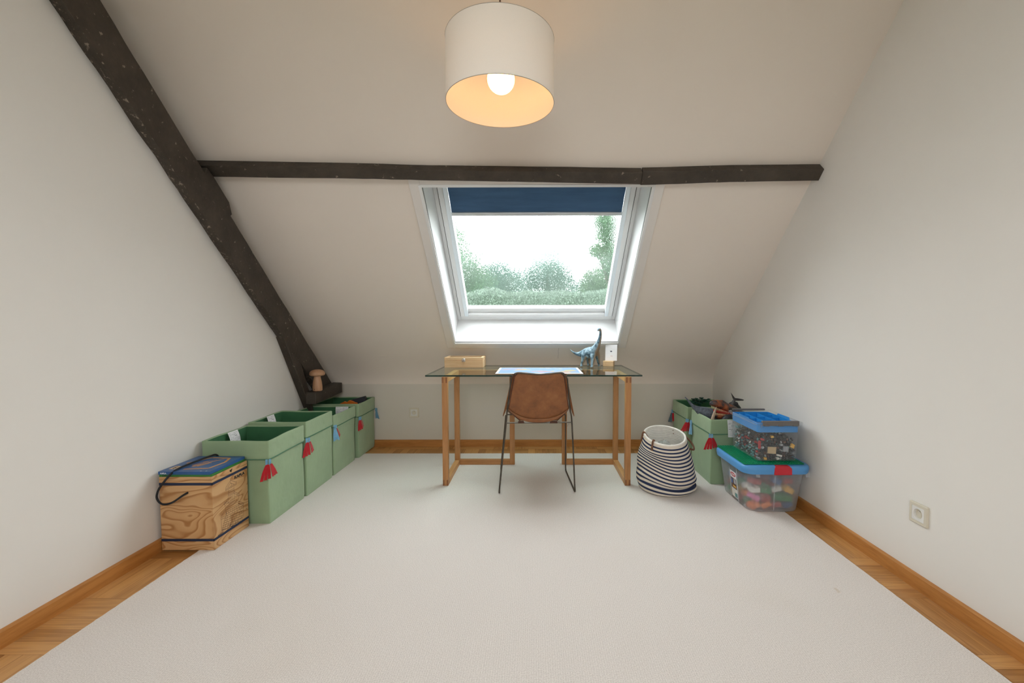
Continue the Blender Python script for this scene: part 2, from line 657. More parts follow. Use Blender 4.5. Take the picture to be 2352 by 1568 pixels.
# --- window pane wet with rain
m, t, p = nt('rain_wet_pane')
t.nodes.remove(p)
tc = node(t, 'ShaderNodeTexCoord')
mp = node(t, 'ShaderNodeMapping')
mp.inputs['Scale'].default_value = (1.0, 0.7, 0.7)
t.links.new(tc.outputs['Object'], mp.inputs[0])
dn = node(t, 'ShaderNodeTexNoise', i_Scale=150.0, i_Detail=3.0)
dm = node(t, 'ShaderNodeTexNoise', i_Scale=2.2, i_Detail=3.0)
for n in (dn, dm):
    t.links.new(mp.outputs[0], n.inputs[0])
bm_ = node(t, 'ShaderNodeBump')
bm_.inputs['Strength'].default_value = 0.5
bm_.inputs['Distance'].default_value = 0.0035
t.links.new(dn.outputs[0], bm_.inputs['Height'])
rf = node(t, 'ShaderNodeBsdfRefraction')
rf.inputs['Color'].default_value = (0.97, 0.99, 0.99, 1)
rf.inputs['Roughness'].default_value = 0.02
rf.inputs['IOR'].default_value = 1.12
t.links.new(bm_.outputs[0], rf.inputs['Normal'])
tr = node(t, 'ShaderNodeBsdfTransparent')
tr.inputs[0].default_value = (0.97, 0.99, 0.985, 1)
fac = ramp(t, dm.outputs[0], [(0.3, (0.45, 0.45, 0.45)), (0.7, (0.8, 0.8, 0.8))])
mx = node(t, 'ShaderNodeMixShader')
t.links.new(fac, mx.inputs[0])
t.links.new(tr.outputs[0], mx.inputs[1])
t.links.new(rf.outputs[0], mx.inputs[2])
hz = node(t, 'ShaderNodeBsdfTranslucent')
hz.inputs[0].default_value = (0.9, 0.95, 0.97, 1)
hf = ramp(t, dm.outputs[0], [(0.3, (0.006, 0.006, 0.006)), (0.7, (0.02, 0.02, 0.02))])
mh = node(t, 'ShaderNodeMixShader')
t.links.new(hf, mh.inputs[0])
t.links.new(mx.outputs[0], mh.inputs[1])
t.links.new(hz.outputs[0], mh.inputs[2])
t.links.new(mh.outputs[0], t.nodes['Material Output'].inputs[0])
M['pane'] = m
M['pane_rear'] = glassy('plain_pane', (0.97, 0.98, 0.98), 1.45)

# --- table glass
M['glass'] = glassy('green_float_glass', (0.86, 0.93, 0.90), 1.42)
M['glass_edge'] = mat('dark_green_glass_edge', (0.004, 0.035, 0.03), 0.12, 0.3, 12, spec=0.6)

# --- frosted box
m, t, p = nt('frosted_plastic')
t.nodes.remove(p)
tr = node(t, 'ShaderNodeBsdfTransparent')
tr.inputs[0].default_value = (0.93, 0.94, 0.95, 1)
rf = node(t, 'ShaderNodeBsdfRefraction')
rf.inputs['Color'].default_value = (0.95, 0.96, 0.97, 1)
rf.inputs['Roughness'].default_value = 0.08
rf.inputs['IOR'].default_value = 1.03
df = node(t, 'ShaderNodeBsdfDiffuse')
df.inputs[0].default_value = (0.86, 0.88, 0.90, 1)
tl = node(t, 'ShaderNodeBsdfTranslucent')
tl.inputs[0].default_value = (0.86, 0.88, 0.90, 1)
n = node(t, 'ShaderNodeTexNoise', i_Scale=14.0)
a1 = node(t, 'ShaderNodeMixShader')
a1.inputs[0].default_value = 0.45
t.links.new(tr.outputs[0], a1.inputs[1])
t.links.new(rf.outputs[0], a1.inputs[2])
a2 = node(t, 'ShaderNodeMixShader')
a2.inputs[0].default_value = 0.45
t.links.new(df.outputs[0], a2.inputs[1])
t.links.new(tl.outputs[0], a2.inputs[2])
a3 = node(t, 'ShaderNodeMixShader')
mm = node(t, 'ShaderNodeMath', operation='MULTIPLY_ADD')
mm.inputs[1].default_value = 0.06
mm.inputs[2].default_value = 0.28
t.links.new(n.outputs[0], mm.inputs[0])
t.links.new(mm.outputs[0], a3.inputs[0])
t.links.new(a1.outputs[0], a3.inputs[1])
t.links.new(a2.outputs[0], a3.inputs[2])
t.links.new(a3.outputs[0], t.nodes['Material Output'].inputs[0])
M['frosted'] = m

# --- striped rope basket: stripes follow the coils (u runs up the wall of the basket)
m, t, p = nt('navy_striped_rope')
uv = node(t, 'ShaderNodeUVMap', uv_map='coil')
sx = node(t, 'ShaderNodeSeparateXYZ')
t.links.new(uv.outputs[0], sx.inputs[0])
zig = node(t, 'ShaderNodeMath', operation='MULTIPLY')
zig.inputs[1].default_value = 130.0
t.links.new(sx.outputs[0], zig.inputs[0])
tri = node(t, 'ShaderNodeMath', operation='PINGPONG')
tri.inputs[1].default_value = 0.5
t.links.new(zig.outputs[0], tri.inputs[0])
ad = node(t, 'ShaderNodeMath', operation='MULTIPLY_ADD')
t.links.new(tri.outputs[0], ad.inputs[0])
ad.inputs[1].default_value = 0.16
t.links.new(sx.outputs[1], ad.inputs[2])
fr = node(t, 'ShaderNodeMath', operation='FRACT')
t.links.new(ad.outputs[0], fr.inputs[0])
t.links.new(ramp(t, fr.outputs[0], [(0.0, (0.74, 0.66, 0.56)), (0.50, (0.74, 0.66, 0.56)), (0.54, (0.020, 0.032, 0.085)), (0.95, (0.020, 0.032, 0.085)), (0.99, (0.74, 0.66, 0.56))]), p.inputs['Base Color'])
p.inputs['Roughness'].default_value = 0.9
M['rope'] = m
M['rope_white'] = mat('cream_rope', (0.84, 0.81, 0.76), 0.9, 0.05, 60, 0.2, 0.001, 400)

# --- toys
m, t, p = nt('painted_sauropod')
tc = node(t, 'ShaderNodeTexCoord')
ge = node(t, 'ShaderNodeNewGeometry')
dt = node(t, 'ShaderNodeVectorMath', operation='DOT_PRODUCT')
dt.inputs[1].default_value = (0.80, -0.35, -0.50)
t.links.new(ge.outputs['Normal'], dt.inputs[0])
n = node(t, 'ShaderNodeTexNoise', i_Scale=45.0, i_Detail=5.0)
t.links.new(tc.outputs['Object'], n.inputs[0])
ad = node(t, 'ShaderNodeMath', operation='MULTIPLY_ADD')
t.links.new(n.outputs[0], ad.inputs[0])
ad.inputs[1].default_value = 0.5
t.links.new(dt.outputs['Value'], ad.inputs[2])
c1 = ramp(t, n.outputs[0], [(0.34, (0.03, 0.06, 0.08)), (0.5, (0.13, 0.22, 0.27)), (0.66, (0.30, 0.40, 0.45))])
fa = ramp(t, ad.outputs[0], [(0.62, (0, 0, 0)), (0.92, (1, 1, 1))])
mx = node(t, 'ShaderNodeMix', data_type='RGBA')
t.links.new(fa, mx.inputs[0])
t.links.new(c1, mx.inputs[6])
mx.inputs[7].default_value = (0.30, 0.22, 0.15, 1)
t.links.new(mx.outputs[2], p.inputs['Base Color'])
p.inputs['Roughness'].default_value = 0.5
bump(t, p, n.outputs[0], 0.5, 0.003)
M['sauropod'] = m
M['toy_grey'] = mat('grey_scaly_rubber', (0.105, 0.125, 0.155), 0.5, 0.4, 60, 0.9, 0.004, 150)
M['toy_dark'] = mat('charcoal_rubber', (0.03, 0.032, 0.038), 0.5, 0.3, 40, 0.4, 0.003, 90)
M['toy_fin'] = mat('dark_grey_rubber', (0.055, 0.05, 0.05), 0.5, 0.2, 30)
M['toy_green'] = mat('dark_green_plastic', (0.012, 0.06, 0.035), 0.3, 0.3, 30)
M['toy_red'] = mat('red_mouth', (0.35, 0.03, 0.02), 0.4, 0.2, 60)
M['ivory'] = mat('ivory_teeth', (0.62, 0.50, 0.28), 0.4, 0.1, 60)
M['tusk'] = mat('tan_tusk', (0.36, 0.27, 0.19), 0.5, 0.2, 60)
m, t, p = nt('orange_black_scales')
tc = node(t, 'ShaderNodeTexCoord')
n = node(t, 'ShaderNodeTexNoise', i_Scale=22.0, i_Detail=5.0)
v = node(t, 'ShaderNodeTexVoronoi', i_Scale=130.0)
for k in (n, v):
    t.links.new(tc.outputs['Object'], k.inputs[0])
t.links.new(ramp(t, n.outputs[0], [(0.42, (0.028, 0.028, 0.032)), (0.52, (0.20, 0.055, 0.022)), (0.68, (0.40, 0.11, 0.035))]), p.inputs['Base Color'])
p.inputs['Roughness'].default_value = 0.45
bump(t, p, v.outputs['Distance'], 0.8, 0.003)
M['trex'] = m
M['orange'] = mat('orange_plastic', (0.62, 0.15, 0.01), 0.45, 0.06, 20)
M['black'] = mat('black_plastic', (0.012, 0.014, 0.022), 0.5, 0.1, 20)

BR = {'red': (0.42, 0.03, 0.03), 'orange': (0.72, 0.20, 0.04), 'green': (0.03, 0.25, 0.09), 'blue': (0.07, 0.16, 0.38),
      'yellow': (0.80, 0.46, 0.08), 'white': (0.78, 0.76, 0.70), 'dark grey': (0.026, 0.026, 0.030), 'pink': (0.60, 0.15, 0.33),
      'black': (0.007, 0.007, 0.009), 'tan': (0.60, 0.45, 0.26), 'light grey': (0.36, 0.37, 0.39), 'brown': (0.12, 0.05, 0.03), 'teal': (0.10, 0.28, 0.28)}
for k, c in BR.items():
    M['brick_' + k] = mat(k.replace(' ', '_') + '_brick_plastic', c, 0.35, 0.04, 20)

# ------------------------------------------------------------------ room shell
b = B()
me_cols = []
u = 0.06
gx0, gy0 = -1.86, YF
ix = 0
while gx0 + ix * 0.3 < XR + 0.1:
    iy = 0
    while gy0 + iy * 0.3 < YB + 0.05:
        for k in range(5):
            x0, y0 = gx0 + ix * 0.3, gy0 + iy * 0.3
            g = 0.0005
            along_x = (ix + iy) % 2 == 0
            if along_x:
                q = (x0 + g, x0 + 0.3 - g, y0 + k * u + g, y0 + (k + 1) * u - g)
            else:
                q = (x0 + k * u + g, x0 + (k + 1) * u - g, y0 + g, y0 + 0.3 - g)
            b.add([(q[0], q[2], 0), (q[1], q[2], 0), (q[1], q[3], 0), (q[0], q[3], 0)], [(0, 1, 2, 3)], 0)
            me_cols.append((rnd.random(), 0.0 if along_x else 1.0, 0, 1))
        iy += 1
    ix += 1
nstrip = len(b.f)
b.add([(-1.95, YF - 0.1, -0.0015), (XR + 0.1, YF - 0.1, -0.0015), (XR + 0.1, YB + 0.1, -0.0015), (-1.95, YB + 0.1, -0.0015)], [(0, 1, 2, 3)], 1)
fl = struct('floor', b, [M['parquet'], M['oak_end']], fixn=False, smooth=False)
ca = fl.data.color_attributes.new('strip', 'FLOAT_COLOR', 'CORNER')
for pi, poly in enumerate(fl.data.polygons):
    c = me_cols[pi] if pi < nstrip else (0.5, 0, 0, 1)
    for li in poly.loop_indices:
        ca.data[li].color = c

# ceiling: flat part, slope around the skylight, soft curve down to the knee wall
WX0, WX1, WY0, WY1 = -0.65, 0.675, 2.58, 3.588      # skylight opening on the slope
XLL = -1.88
b = B()


def quad(b, pts, m=0):
    b.add(pts, [tuple(range(len(pts)))], m)


xs = [XLL, WX0, WX1, XR + 0.05]
ys = [YC, WY0, WY1, 3.74]
for i in range(3):
    for j in range(3):
        if i == 1 and j == 1:
            continue
        quad(b, [SL(xs[i], ys[j]), SL(xs[i + 1], ys[j]), SL(xs[i + 1], ys[j + 1]), SL(xs[i], ys[j + 1])])
quad(b, [(XLL, YR0, ZC), (XR + 0.05, YR0, ZC), (XR + 0.05, YC, ZC), (XLL, YC, ZC)])
xs3, vs3 = [XLL, RX0, RX1, XR + 0.05], [0, RV0, RV1, 1]
for i in range(3):
    for j in range(3):
        if not (i == 1 and j == 1):
            quad(b, [RS(xs3[i], vs3[j]), RS(xs3[i + 1], vs3[j]), RS(xs3[i + 1], vs3[j + 1]), RS(xs3[i], vs3[j + 1])])
P0, P1, P2 = Vector((0, 3.74, CC - CS * 3.74)), Vector((0, YB, CC - CS * YB)), Vector((0, YB, 0.555))
arc = [P0 * (1 - t_) ** 2 + P1 * 2 * t_ * (1 - t_) + P2 * t_ * t_ for t_ in [k / 10 for k in range(11)]]
for k in range(10):
    quad(b, [(XLL, arc[k].y, arc[k].z), (XR + 0.05, arc[k].y, arc[k].z), (XR + 0.05, arc[k + 1].y, arc[k + 1].z), (XLL, arc[k + 1].y, arc[k + 1].z)])
bb = B()
bb.v, bb.f, bb.m = b.v, b.f, b.m
ceil_o = obj('ceiling', bb, M['ceil'], sharp=20)
bmx = bmesh.new()
bmx.from_mesh(ceil_o.data)
bmesh.ops.remove_doubles(bmx, verts=bmx.verts, dist=0.0005)
bmesh.ops.recalc_face_normals(bmx, faces=bmx.faces)
bmx.to_mesh(ceil_o.data)
bmx.free()
ceil_o['kind'] = 'structure'


def crack(name, P, r, mt, parent):
    obj(name, B().tube(P, r, 5), mt, parent)


M['crack'] = mat('hairline_crack', (0.22, 0.19, 0.15), 0.9)
M['crease'] = mat('bare_joint_tape', (0.80, 0.74, 0.64), 0.9)
cp = [SL(0.195 + 0.0025 * math.sin(k * 2.1), 3.632 + 0.018 * k, -0.0004) for k in range(7)]
crack('crack', cp, 0.0007, M['crack'], ceil_o)
for x0, x1 in ((1.36, 1.40), (1.45, 1.515), (-1.30, -1.24), (-0.62, -0.5), (0.5, 0.57)):
    yj = 3.709
    crack('plaster_joint', [SL(x0, yj, -0.0005), SL((x0 + x1) / 2, yj + 0.001, -0.001), SL(x1, yj + 0.002, -0.0005)], [0.0006, 0.0018, 0.0006], M['crease'], ceil_o)

wb = B()
quad(wb, [(XLL, YB, -0.002), (XR + 0.05, YB, -0.002), (XR + 0.05, YB, 0.555), (XLL, YB, 0.555)])
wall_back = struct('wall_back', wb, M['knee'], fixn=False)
crack('crack', [Vector((0.30, YB - 0.0005, 0.20)), Vector((0.275, YB - 0.0005, 0.165)), Vector((0.262, YB - 0.0005, 0.15)), Vector((0.255, YB - 0.0005, 0.11)), Vector((0.232, YB - 0.0005, 0.09)), Vector((0.228, YB - 0.0005, 0.06))], 0.0008, M['crack'], wall_back)

prof = [(YF, -0.002), (YB, -0.002), (YB, 0.555)] + [(q.y, q.z) for q in arc[::-1][1:]] + [(YC, ZC), (YR0, ZC), (YF, ZR)]
b = B()
b.add([(XR, y, z) for y, z in prof], [tuple(range(len(prof)))])
wall_right = struct('wall_right', b, M['wall'], fixn=False)

# left wall: lower field flush, set back a little above the rafter
n0 = 0.29
yA, yBm = YF, 3.60


def lowz(y):
    return CC - CS * y - n0 * NL


b = B()
low = [(YF, -0.002), (YB, -0.002), (YB, 0.2), (3.85, lowz(3.85)), (YC - 0.2, lowz(YC - 0.2))]
zt = lowz(YC - 0.2)
low = [(YF, -0.002), (YB, -0.002), (YB, lowz(YB))] + [(1.43, lowz(1.43)), (YR0, ZC - 0.01), (YF, ZR)]
b.add([(XL, y, z) for y, z in low], [tuple(range(len(low)))])
hi = [(YB, lowz(YB)), (YB, 0.9), (YC, ZC + 0.05), (YR0, ZC + 0.05), (YF - 0.02, ZR + 0.05), (YF - 0.02, 0.5), (1.43, lowz(1.43))]
b.add([(XLL + 0.005, y, z) for y, z in hi], [tuple(range(len(hi)))])
for (ya, za), (yb_, zb) in (((YB, lowz(YB)), (1.43, lowz(1.43))), ((1.43, lowz(1.43)), (YR0, ZC - 0.01))):
    quad(b, [(XL, ya, za), (XL, yb_, zb), (XLL + 0.005, yb_, zb), (XLL + 0.005, ya, za)])
wall_left = struct('wall_left', b, M['wall'], fixn=False)

# knee wall behind the camera and the skylight of the opposite slope
b = B()
quad(b, [(-1.9, YF, -0.002), (XR + 0.05, YF, -0.002), (XR + 0.05, YF, ZR), (-1.9, YF, ZR)])
struct('wall_front', b, M['wall'], fixn=False)
w2 = thing('window_2', None, None, RS(-0.1, RV1), kind='structure')


def rbox(b, x0, x1, v0, v1, n0, n1):
    b.prism([RS(x0, v0, n0), RS(x1, v0, n0), RS(x1, v1, n0), RS(x0, v1, n0)], [RS(x0, v0, n1), RS(x1, v0, n1), RS(x1, v1, n1), RS(x0, v1, n1)])


b = B()
rbox(b, RX0 - .05, RX0 + .03, RV0 - .02, RV1 + .02, -0.01, 0.08)
rbox(b, RX1 - .03, RX1 + .05, RV0 - .02, RV1 + .02, -0.01, 0.08)
rbox(b, RX0 + .03, RX1 - .03, RV0 - .02, RV0 + .012, -0.01, 0.08)
rbox(b, RX0 + .03, RX1 - .03, RV1 - .012, RV1 + .02, -0.01, 0.08)
obj('window_frame', b, M['white'], w2, bevel=0.004)
b = B()
quad(b, [RS(RX0, RV0, .05), RS(RX1, RV0, .05), RS(RX1, RV1, .05), RS(RX0, RV1, .05)])
obj('pane', b, M['pane_rear'], w2, fixn=False)

# skirting boards
ht, th = 0.06, 0.017


def skirt(name, a, c_, nrm, mt):
    a, c_, nrm = Vector(a), Vector(c_), Vector(nrm)
    sec = [(0, 0), (th, 0), (th, ht - 0.004), (th - 0.004, ht - 0.001), (0, ht)]
    b = B().prism([a + nrm * q[0] + Vector((0, 0, q[1])) for q in sec], [c_ + nrm * q[0] + Vector((0, 0, q[1])) for q in sec])
    return struct(name, b, mt)


skirt('baseboard_left', (XL, YF, 0), (XL, YB, 0), (1, 0, 0), M['skirting'])
skirt('baseboard_right', (XR, YF, 0), (XR, YB, 0), (-1, 0, 0), M['skirting'])
skirt('baseboard_back', (XL + th, YB, 0), (XR - th, YB, 0), (0, -1, 0), M['skirting_x'])

# ------------------------------------------------------------------ skylight (window_1)
w1 = thing('window_1', None, None, SL(0.0125, 3.588), kind='structure')


def sbox(b, x0, x1, y0, y1, n0, n1, m=0):
    """box lying in the plane of the slope"""
    b.prism([SL(x0, y0, n0), SL(x1, y0, n0), SL(x1, y1, n0), SL(x0, y1, n0)],
            [SL(x0, y0, n1), SL(x1, y0, n1), SL(x1, y1, n1), SL(x0, y1, n1)], m)


b = B()   # flat casing boards around the opening
cw = 0.064
sbox(b, WX0 - cw, WX0, WY0 - 0.045, WY1 + 0.04, -0.014, 0.004)
sbox(b, WX1, WX1 + cw, WY0 - 0.045, WY1 + 0.04, -0.014, 0.004)
sbox(b, WX0, WX1, WY1, WY1 + 0.0399, -0.014, 0.004)
sbox(b, WX0, WX1, WY0 - 0.045, WY0, -0.014, 0.004)
obj('casing', b, M['casing'], w1, bevel=0.002)
RD = 0.25
b = B()   # lining of the reveal
sbox(b, WX0 - 0.012, WX0, WY0 - 0.01, WY1 + 0.01, -0.017, RD + 0.08)
sbox(b, WX1, WX1 + 0.012, WY0 - 0.01, WY1 + 0.01, -0.017, RD + 0.08)
sbox(b, WX0, WX1, WY1, WY1 + 0.012, -0.017, RD + 0.08)
sbox(b, WX0, WX1, WY0 - 0.012, WY0, -0.017, RD + 0.08)
obj('reveal', b, M['white'], w1, bevel=0.001)
b = B()   # thin raised bead just inside the casing
for x0, x1 in ((WX0, WX0 + 0.006), (WX1 - 0.006, WX1)):
    sbox(b, x0, x1, WY0, WY1, -0.016, 0.006)
sbox(b, WX0, WX1, WY1 - 0.005, WY1, -0.016, 0.006)
obj('reveal_bead', b, M['white'], w1)


b = B()   # solid grey strips painting the shade of the groove behind the bead
for x0, x1 in ((WX0 + 0.006, WX0 + 0.0072), (WX1 - 0.0072, WX1 - 0.006)):
    sbox(b, x0, x1, WY0, WY1 - 0.006, -0.010, 0.004)
sbox(b, WX0 + 0.006, WX1 - 0.006, WY1 - 0.0062, WY1 - 0.005, -0.010, 0.004)
obj('bead_gap_shade', b, mat('gap_shade_grey', (0.22, 0.21, 0.20), 0.9), w1)


def sframe(b, x0, x1, y0, y1, wx, wyt, wyb, n0, n1):
    sbox(b, x0, x0 + wx, y0, y1, n0, n1)
    sbox(b, x1 - wx, x1, y0, y1, n0, n1)
    sbox(b, x0 + wx, x1 - wx, y0, y0 + wyt, n0, n1)
    sbox(b, x0 + wx, x1 - wx, y1 - wyb, y1, n0, n1)


b = B()
sframe(b, WX0, WX1, WY0, WY1, 0.028, 0.03, 0.028, RD, RD + 0.08)
obj('frame', b, M['white'], w1, bevel=0.003)
SX0, SX1, SY0, SY1 = WX0 + 0.032, WX1 - 0.032, WY0 + 0.034, 3.588 - 0.036
b = B()
sframe(b, SX0, SX1, SY0, SY1, 0.064, 0.06, 0.022, RD - 0.012, RD + 0.05)
sbox(b, SX0 + 0.064, SX1 - 0.064, SY1 - 0.055, SY1 - 0.022, RD + 0.012, RD + 0.05)
sash = obj('sash', b, M['white'], w1, bevel=0.003)
b = B()
for x in (SX0 - 0.004, SX1 + 0.0005):
    sbox(b, x, x + 0.0035, SY0, SY1, RD - 0.003, RD + 0.03)
obj('gasket', b, M['dark'], w1)
b = B()
quad(b, [SL(SX0 + .06, SY0 + .05, RD + .04), SL(SX1 - .06, SY0 + .05, RD + .04), SL(SX1 - .06, SY1 - .05, RD + .04), SL(SX0 + .06, SY1 - .05, RD + .04)])
obj('pane', b, M['pane'], w1, fixn=False)

# roller blind of the skylight
rb = thing('roller_blind', 'navy blue roller blind pulled a quarter down over the skylight', 'blind', SL(0.0125, 2.62, RD))
BX0, BX1 = SX0 + 0.066, SX1 - 0.066
BY = 2.826


def blindf(u_, v_):
    x = BX0 + (BX1 - BX0) * u_
    y = SY0 + 0.03 + (BY - SY0 - 0.03) * v_
    e = math.exp(-((u_) / 0.05) ** 2) + math.exp(-((1 - u_) / 0.05) ** 2)
    return SL(x, y, RD - 0.003 - 0.006 * e * math.sin(v_ * 5.2) ** 2 - 0.004 * math.sin(PI * v_) * (0.6 + 0.4 * math.sin(u_ * 9)))


obj('blind_cloth', B().grid(60, 16, blindf), M['blind'], rb)
b = B()
sbox(b, BX0 - 0.004, BX1 + 0.004, BY - 0.004, BY + 0.014, RD - 0.014, RD + 0.002)
obj('bottom_bar', b, mat('pale_aluminium', (0.62, 0.64, 0.66), 0.3, 0.03, 10, metal=0.6), rb, bevel=0.003)
for x in (SX0 + 0.036, SX1 - 0.066):
    b = B()
    sbox(b, x, x + 0.030, SY0 + 0.01, SY1 - 0.012, RD - 0.022, RD - 0.0125)
    obj('guide_rail', b, mat('rail_aluminium', (0.70, 0.76, 0.80), 0.35, 0.02, 10, metal=0.3), rb, bevel=0.002)
b = B()
sbox(b, SX1 - 0.036, SX1 - 0.028, 2.58 + 0.045, 2.58 + 0.075, RD - 0.016, RD - 0.0125)
obj('brown_clip', b, M['strap'], rb)

# ------------------------------------------------------------------ roof timbers
mnoise.seed_set(3)


def jit(p, a, f=6):
    q = mnoise.noise_vector(Vector(p) * f)
    return Vector(p) + q * a


tr_ = thing('roof_truss', 'dark hewn rafter running up the left wall with its strut and foot', 'beam', (-1.77, 3.4, 0.5))
b = B()
R = []
NST = 60
for k in range(NST + 1):
    y = 1.25 + (3.86 - 1.25) * k / NST          # depth on the slope plane (ceiling)
    ring = []
    sec = [(-1.74, -0.132), (-1.74, -0.22), (-1.742, -0.306), (-1.765, -0.312), (-1.80, -0.296), (-1.845, -0.288), (-1.86, -0.22), (-1.86, -0.132)]
    for q, (x, n) in enumerate(sec):
        # undo the shift along the slope so the section is square to the timber
        pnt = SL(x, y, n)
        a = 0.0025 if q in (0, 1, 2, 7) else 0.008
        ring.append(jit(pnt, a, 9))
    R.append(ring)
b = B().rings(R)
for k, f in enumerate(b.f):
    if len(f) == 4 and f[0] % 8 in (2, 3, 4):
        b.m[k] = 1
obj('rafter', b, [M['timber'], M['waney']], tr_, sharp=50)
# cleat that carries the purlin
pts = [(2.38, 1.85), (2.40, 1.915), (2.452, 1.881), (2.566, 1.778), (2.587, 1.713), (2.57, 1.699)]
b = B().prism([(-1.742, y, z) for y, z in pts], [(-1.86, y, z) for y, z in pts])
obj('cleat', b, M['timber'], tr_, bevel=0.004)
# strut at the foot
pts = [(3.07, 1.0), (3.25, 0.86), (3.305, 0.77), (3.44, 0.50), (3.46, 0.40), (3.445, 0.38), (3.40, 0.455)]
A = [(-1.742, y, z) for y, z in pts]
Bq = [(-1.80, y, z) for y, z in pts]
obj('strut', B().prism(A, Bq), M['timber'], tr_, bevel=0.006)
# horizontal foot block
R = []
for k in range(9):
    y = 3.345 + (3.806 - 3.345) * k / 8
    z1 = 0.566 + 0.016 * k / 8
    z0 = 0.478 + 0.018 * k / 8
    R.append([jit(q, 0.003, 14) for q in ((-1.665, y, z1), (-1.742, y + 0.0, z1 + 0.002), (-1.742, y, z0), (-1.72, y, z0 - 0.004), (-1.667, y, z0))])
obj('foot_block', B().rings(R), M['timber'], tr_, sharp=40, bevel=0.003)


def purlin(name, st, label):
    """st: (x, depth of upper edge, height of the room face) stations; the timber hangs from the slope"""
    R = []
    for x, y, p_, wd in st:
        dx = 0.0
        up = SL(x, y, -0.0006)
        c1_ = SL(x, y, -p_)
        D = Vector((0, 1 / NL, -CS / NL))
        c2_ = c1_ + D * wd
        dn = up + D * wd
        R.append([jit(up, 0.001), jit(c1_, 0.0016, 12), jit(c2_, 0.0016, 12), jit(dn, 0.001)])
    o = obj(name, B().rings(R), M['timber'], None, sharp=40, bevel=0.002)
    return tag(o, label, 'beam', 'dark purlins under the slope')


def lin(st, n):
    out = []
    for i in range(len(st) - 1):
        for k in range(n):
            t_ = k / n
            out.append(tuple(a + (b_ - a) * t_ for a, b_ in zip(st[i], st[i + 1])))
    out.append(st[-1])
    return out


purlin('purlin', lin([(-1.862, 2.465, .057, .066), (-0.993, 2.478, .057, .062), (-0.58, 2.488, .056, .060), (0.045, 2.495, .055, .064), (0.588, 2.502, .056, .068)], 8),
       'long dark purlin under the slope above the skylight, left of the joint')
purlin('purlin', lin([(0.592, 2.500, .042, .083), (0.75, 2.497, .048, .078), (1.084, 2.490, .053, .073), (1.5664, 2.487, .058, .066)], 6),
       'short dark purlin under the slope, right of the joint, ending at the right wall')

# ------------------------------------------------------------------ pendant lamp
LX, LY, LZ0, LZ1, LR = -0.128, 1.699, 1.902, 2.127, 0.2
lamp = thing('pendant_lamp', 'cream drum pendant lamp with lit round bulb hanging from the ceiling', 'lamp', (LX, LY, ZC))
b = B()
b.lathe([(LR, LZ0), (LR, LZ1)], 96, (LX, LY, 0))
b.f = [f for f in b.f if len(f) == 4]
b.m = [0] * len(b.f)
sh = obj('shade', b, M['shade'], lamp, fixn=False)
M['shade_rim'] = mat('shade_rim', (0.42, 0.38, 0.33), 0.6)
for z in (LZ0, LZ1):
    obj('rim', B().tube([(LX + LR * math.cos(a * PI / 32), LY + LR * math.sin(a * PI / 32), z) for a in range(64)], 0.0011, 6, loop=True), M['shade_rim'], sh)
b = B()
for k in range(3):
    a = k * 2 * PI / 3 + 0.4
    b.tube([(LX + 0.02 * math.cos(a), LY + 0.02 * math.sin(a), LZ1 - 0.03), (LX + LR * math.cos(a), LY + LR * math.sin(a), LZ1 - 0.002)], 0.002, 6)
obj('spider', b, M['white'], lamp)
b = B().lathe([(0.0, LZ1 - 0.015), (0.015, LZ1 - 0.018), (0.02, LZ1 - 0.03), (0.02, LZ1 - 0.075), (0.017, LZ1 - 0.085), (0.0, LZ1 - 0.085)], 24, (LX, LY, 0))
obj('bulb_holder', b, M['white'], lamp)
b = B()
zc, r0 = 1.990, 0.051
pr = [(0.0, zc - r0)] + [(r0 * math.sin(a), zc - r0 * math.cos(a)) for a in [PI * k / 16 for k in range(1, 14)]] + [(0.017, zc + 0.052), (0.0, zc + 0.056)]
b.lathe(pr, 40, (LX + 0.003, LY, 0))
obj('bulb', b, M['bulb'], lamp)
obj('flex', B().tube([(LX, LY, LZ1 - 0.016), (LX + 0.001, LY, 2.3), (LX, LY, ZC - 0.03)], 0.0035, 8), mat('brown_flex', (0.16, 0.10, 0.07), 0.6), lamp)
b = B().lathe([(0.0, ZC), (0.045, ZC), (0.045, ZC - 0.012), (0.03, ZC - 0.03), (0.0, ZC - 0.032)], 32, (LX, LY, 0))
obj('ceiling_rose', b, M['white'], lamp)

# ------------------------------------------------------------------ carpet
b = B()
cx0, cx1, cy0, cy1 = -1.600, 1.426, -1.6, 3.645
edge = []
N = 300


def wob(p, a=0.0022):
    return Vector((p[0] + a * mnoise.noise(Vector((p[0] * 70, p[1] * 70, 1))), p[1] + a * mnoise.noise(Vector((p[0] * 70, p[1] * 70, 7))), p[2]))


per = []
for k in range(N):
    per.append((cx0 + (cx1 - cx0) * k / N, cy0, 0))
for k in range(N):
    per.append((cx1, cy0 + (cy1 - cy0) * k / N, 0))
for k in range(N):
    per.append((cx1 - (cx1 - cx0) * k / N, cy1, 0))
for k in range(N):
    per.append((cx0, cy1 - (cy1 - cy0) * k / N, 0))
bot = [wob(p) + Vector((0, 0, 0.0004)) for p in per]
top = [wob(p) + Vector((0, 0, 0.008)) for p in per]
b.rings([bot, top])
cp_ = obj('carpet', b, M['carpet'], None, sharp=30)
tag(cp_, 'large cream looped carpet covering most of the parquet floor', 'carpet')

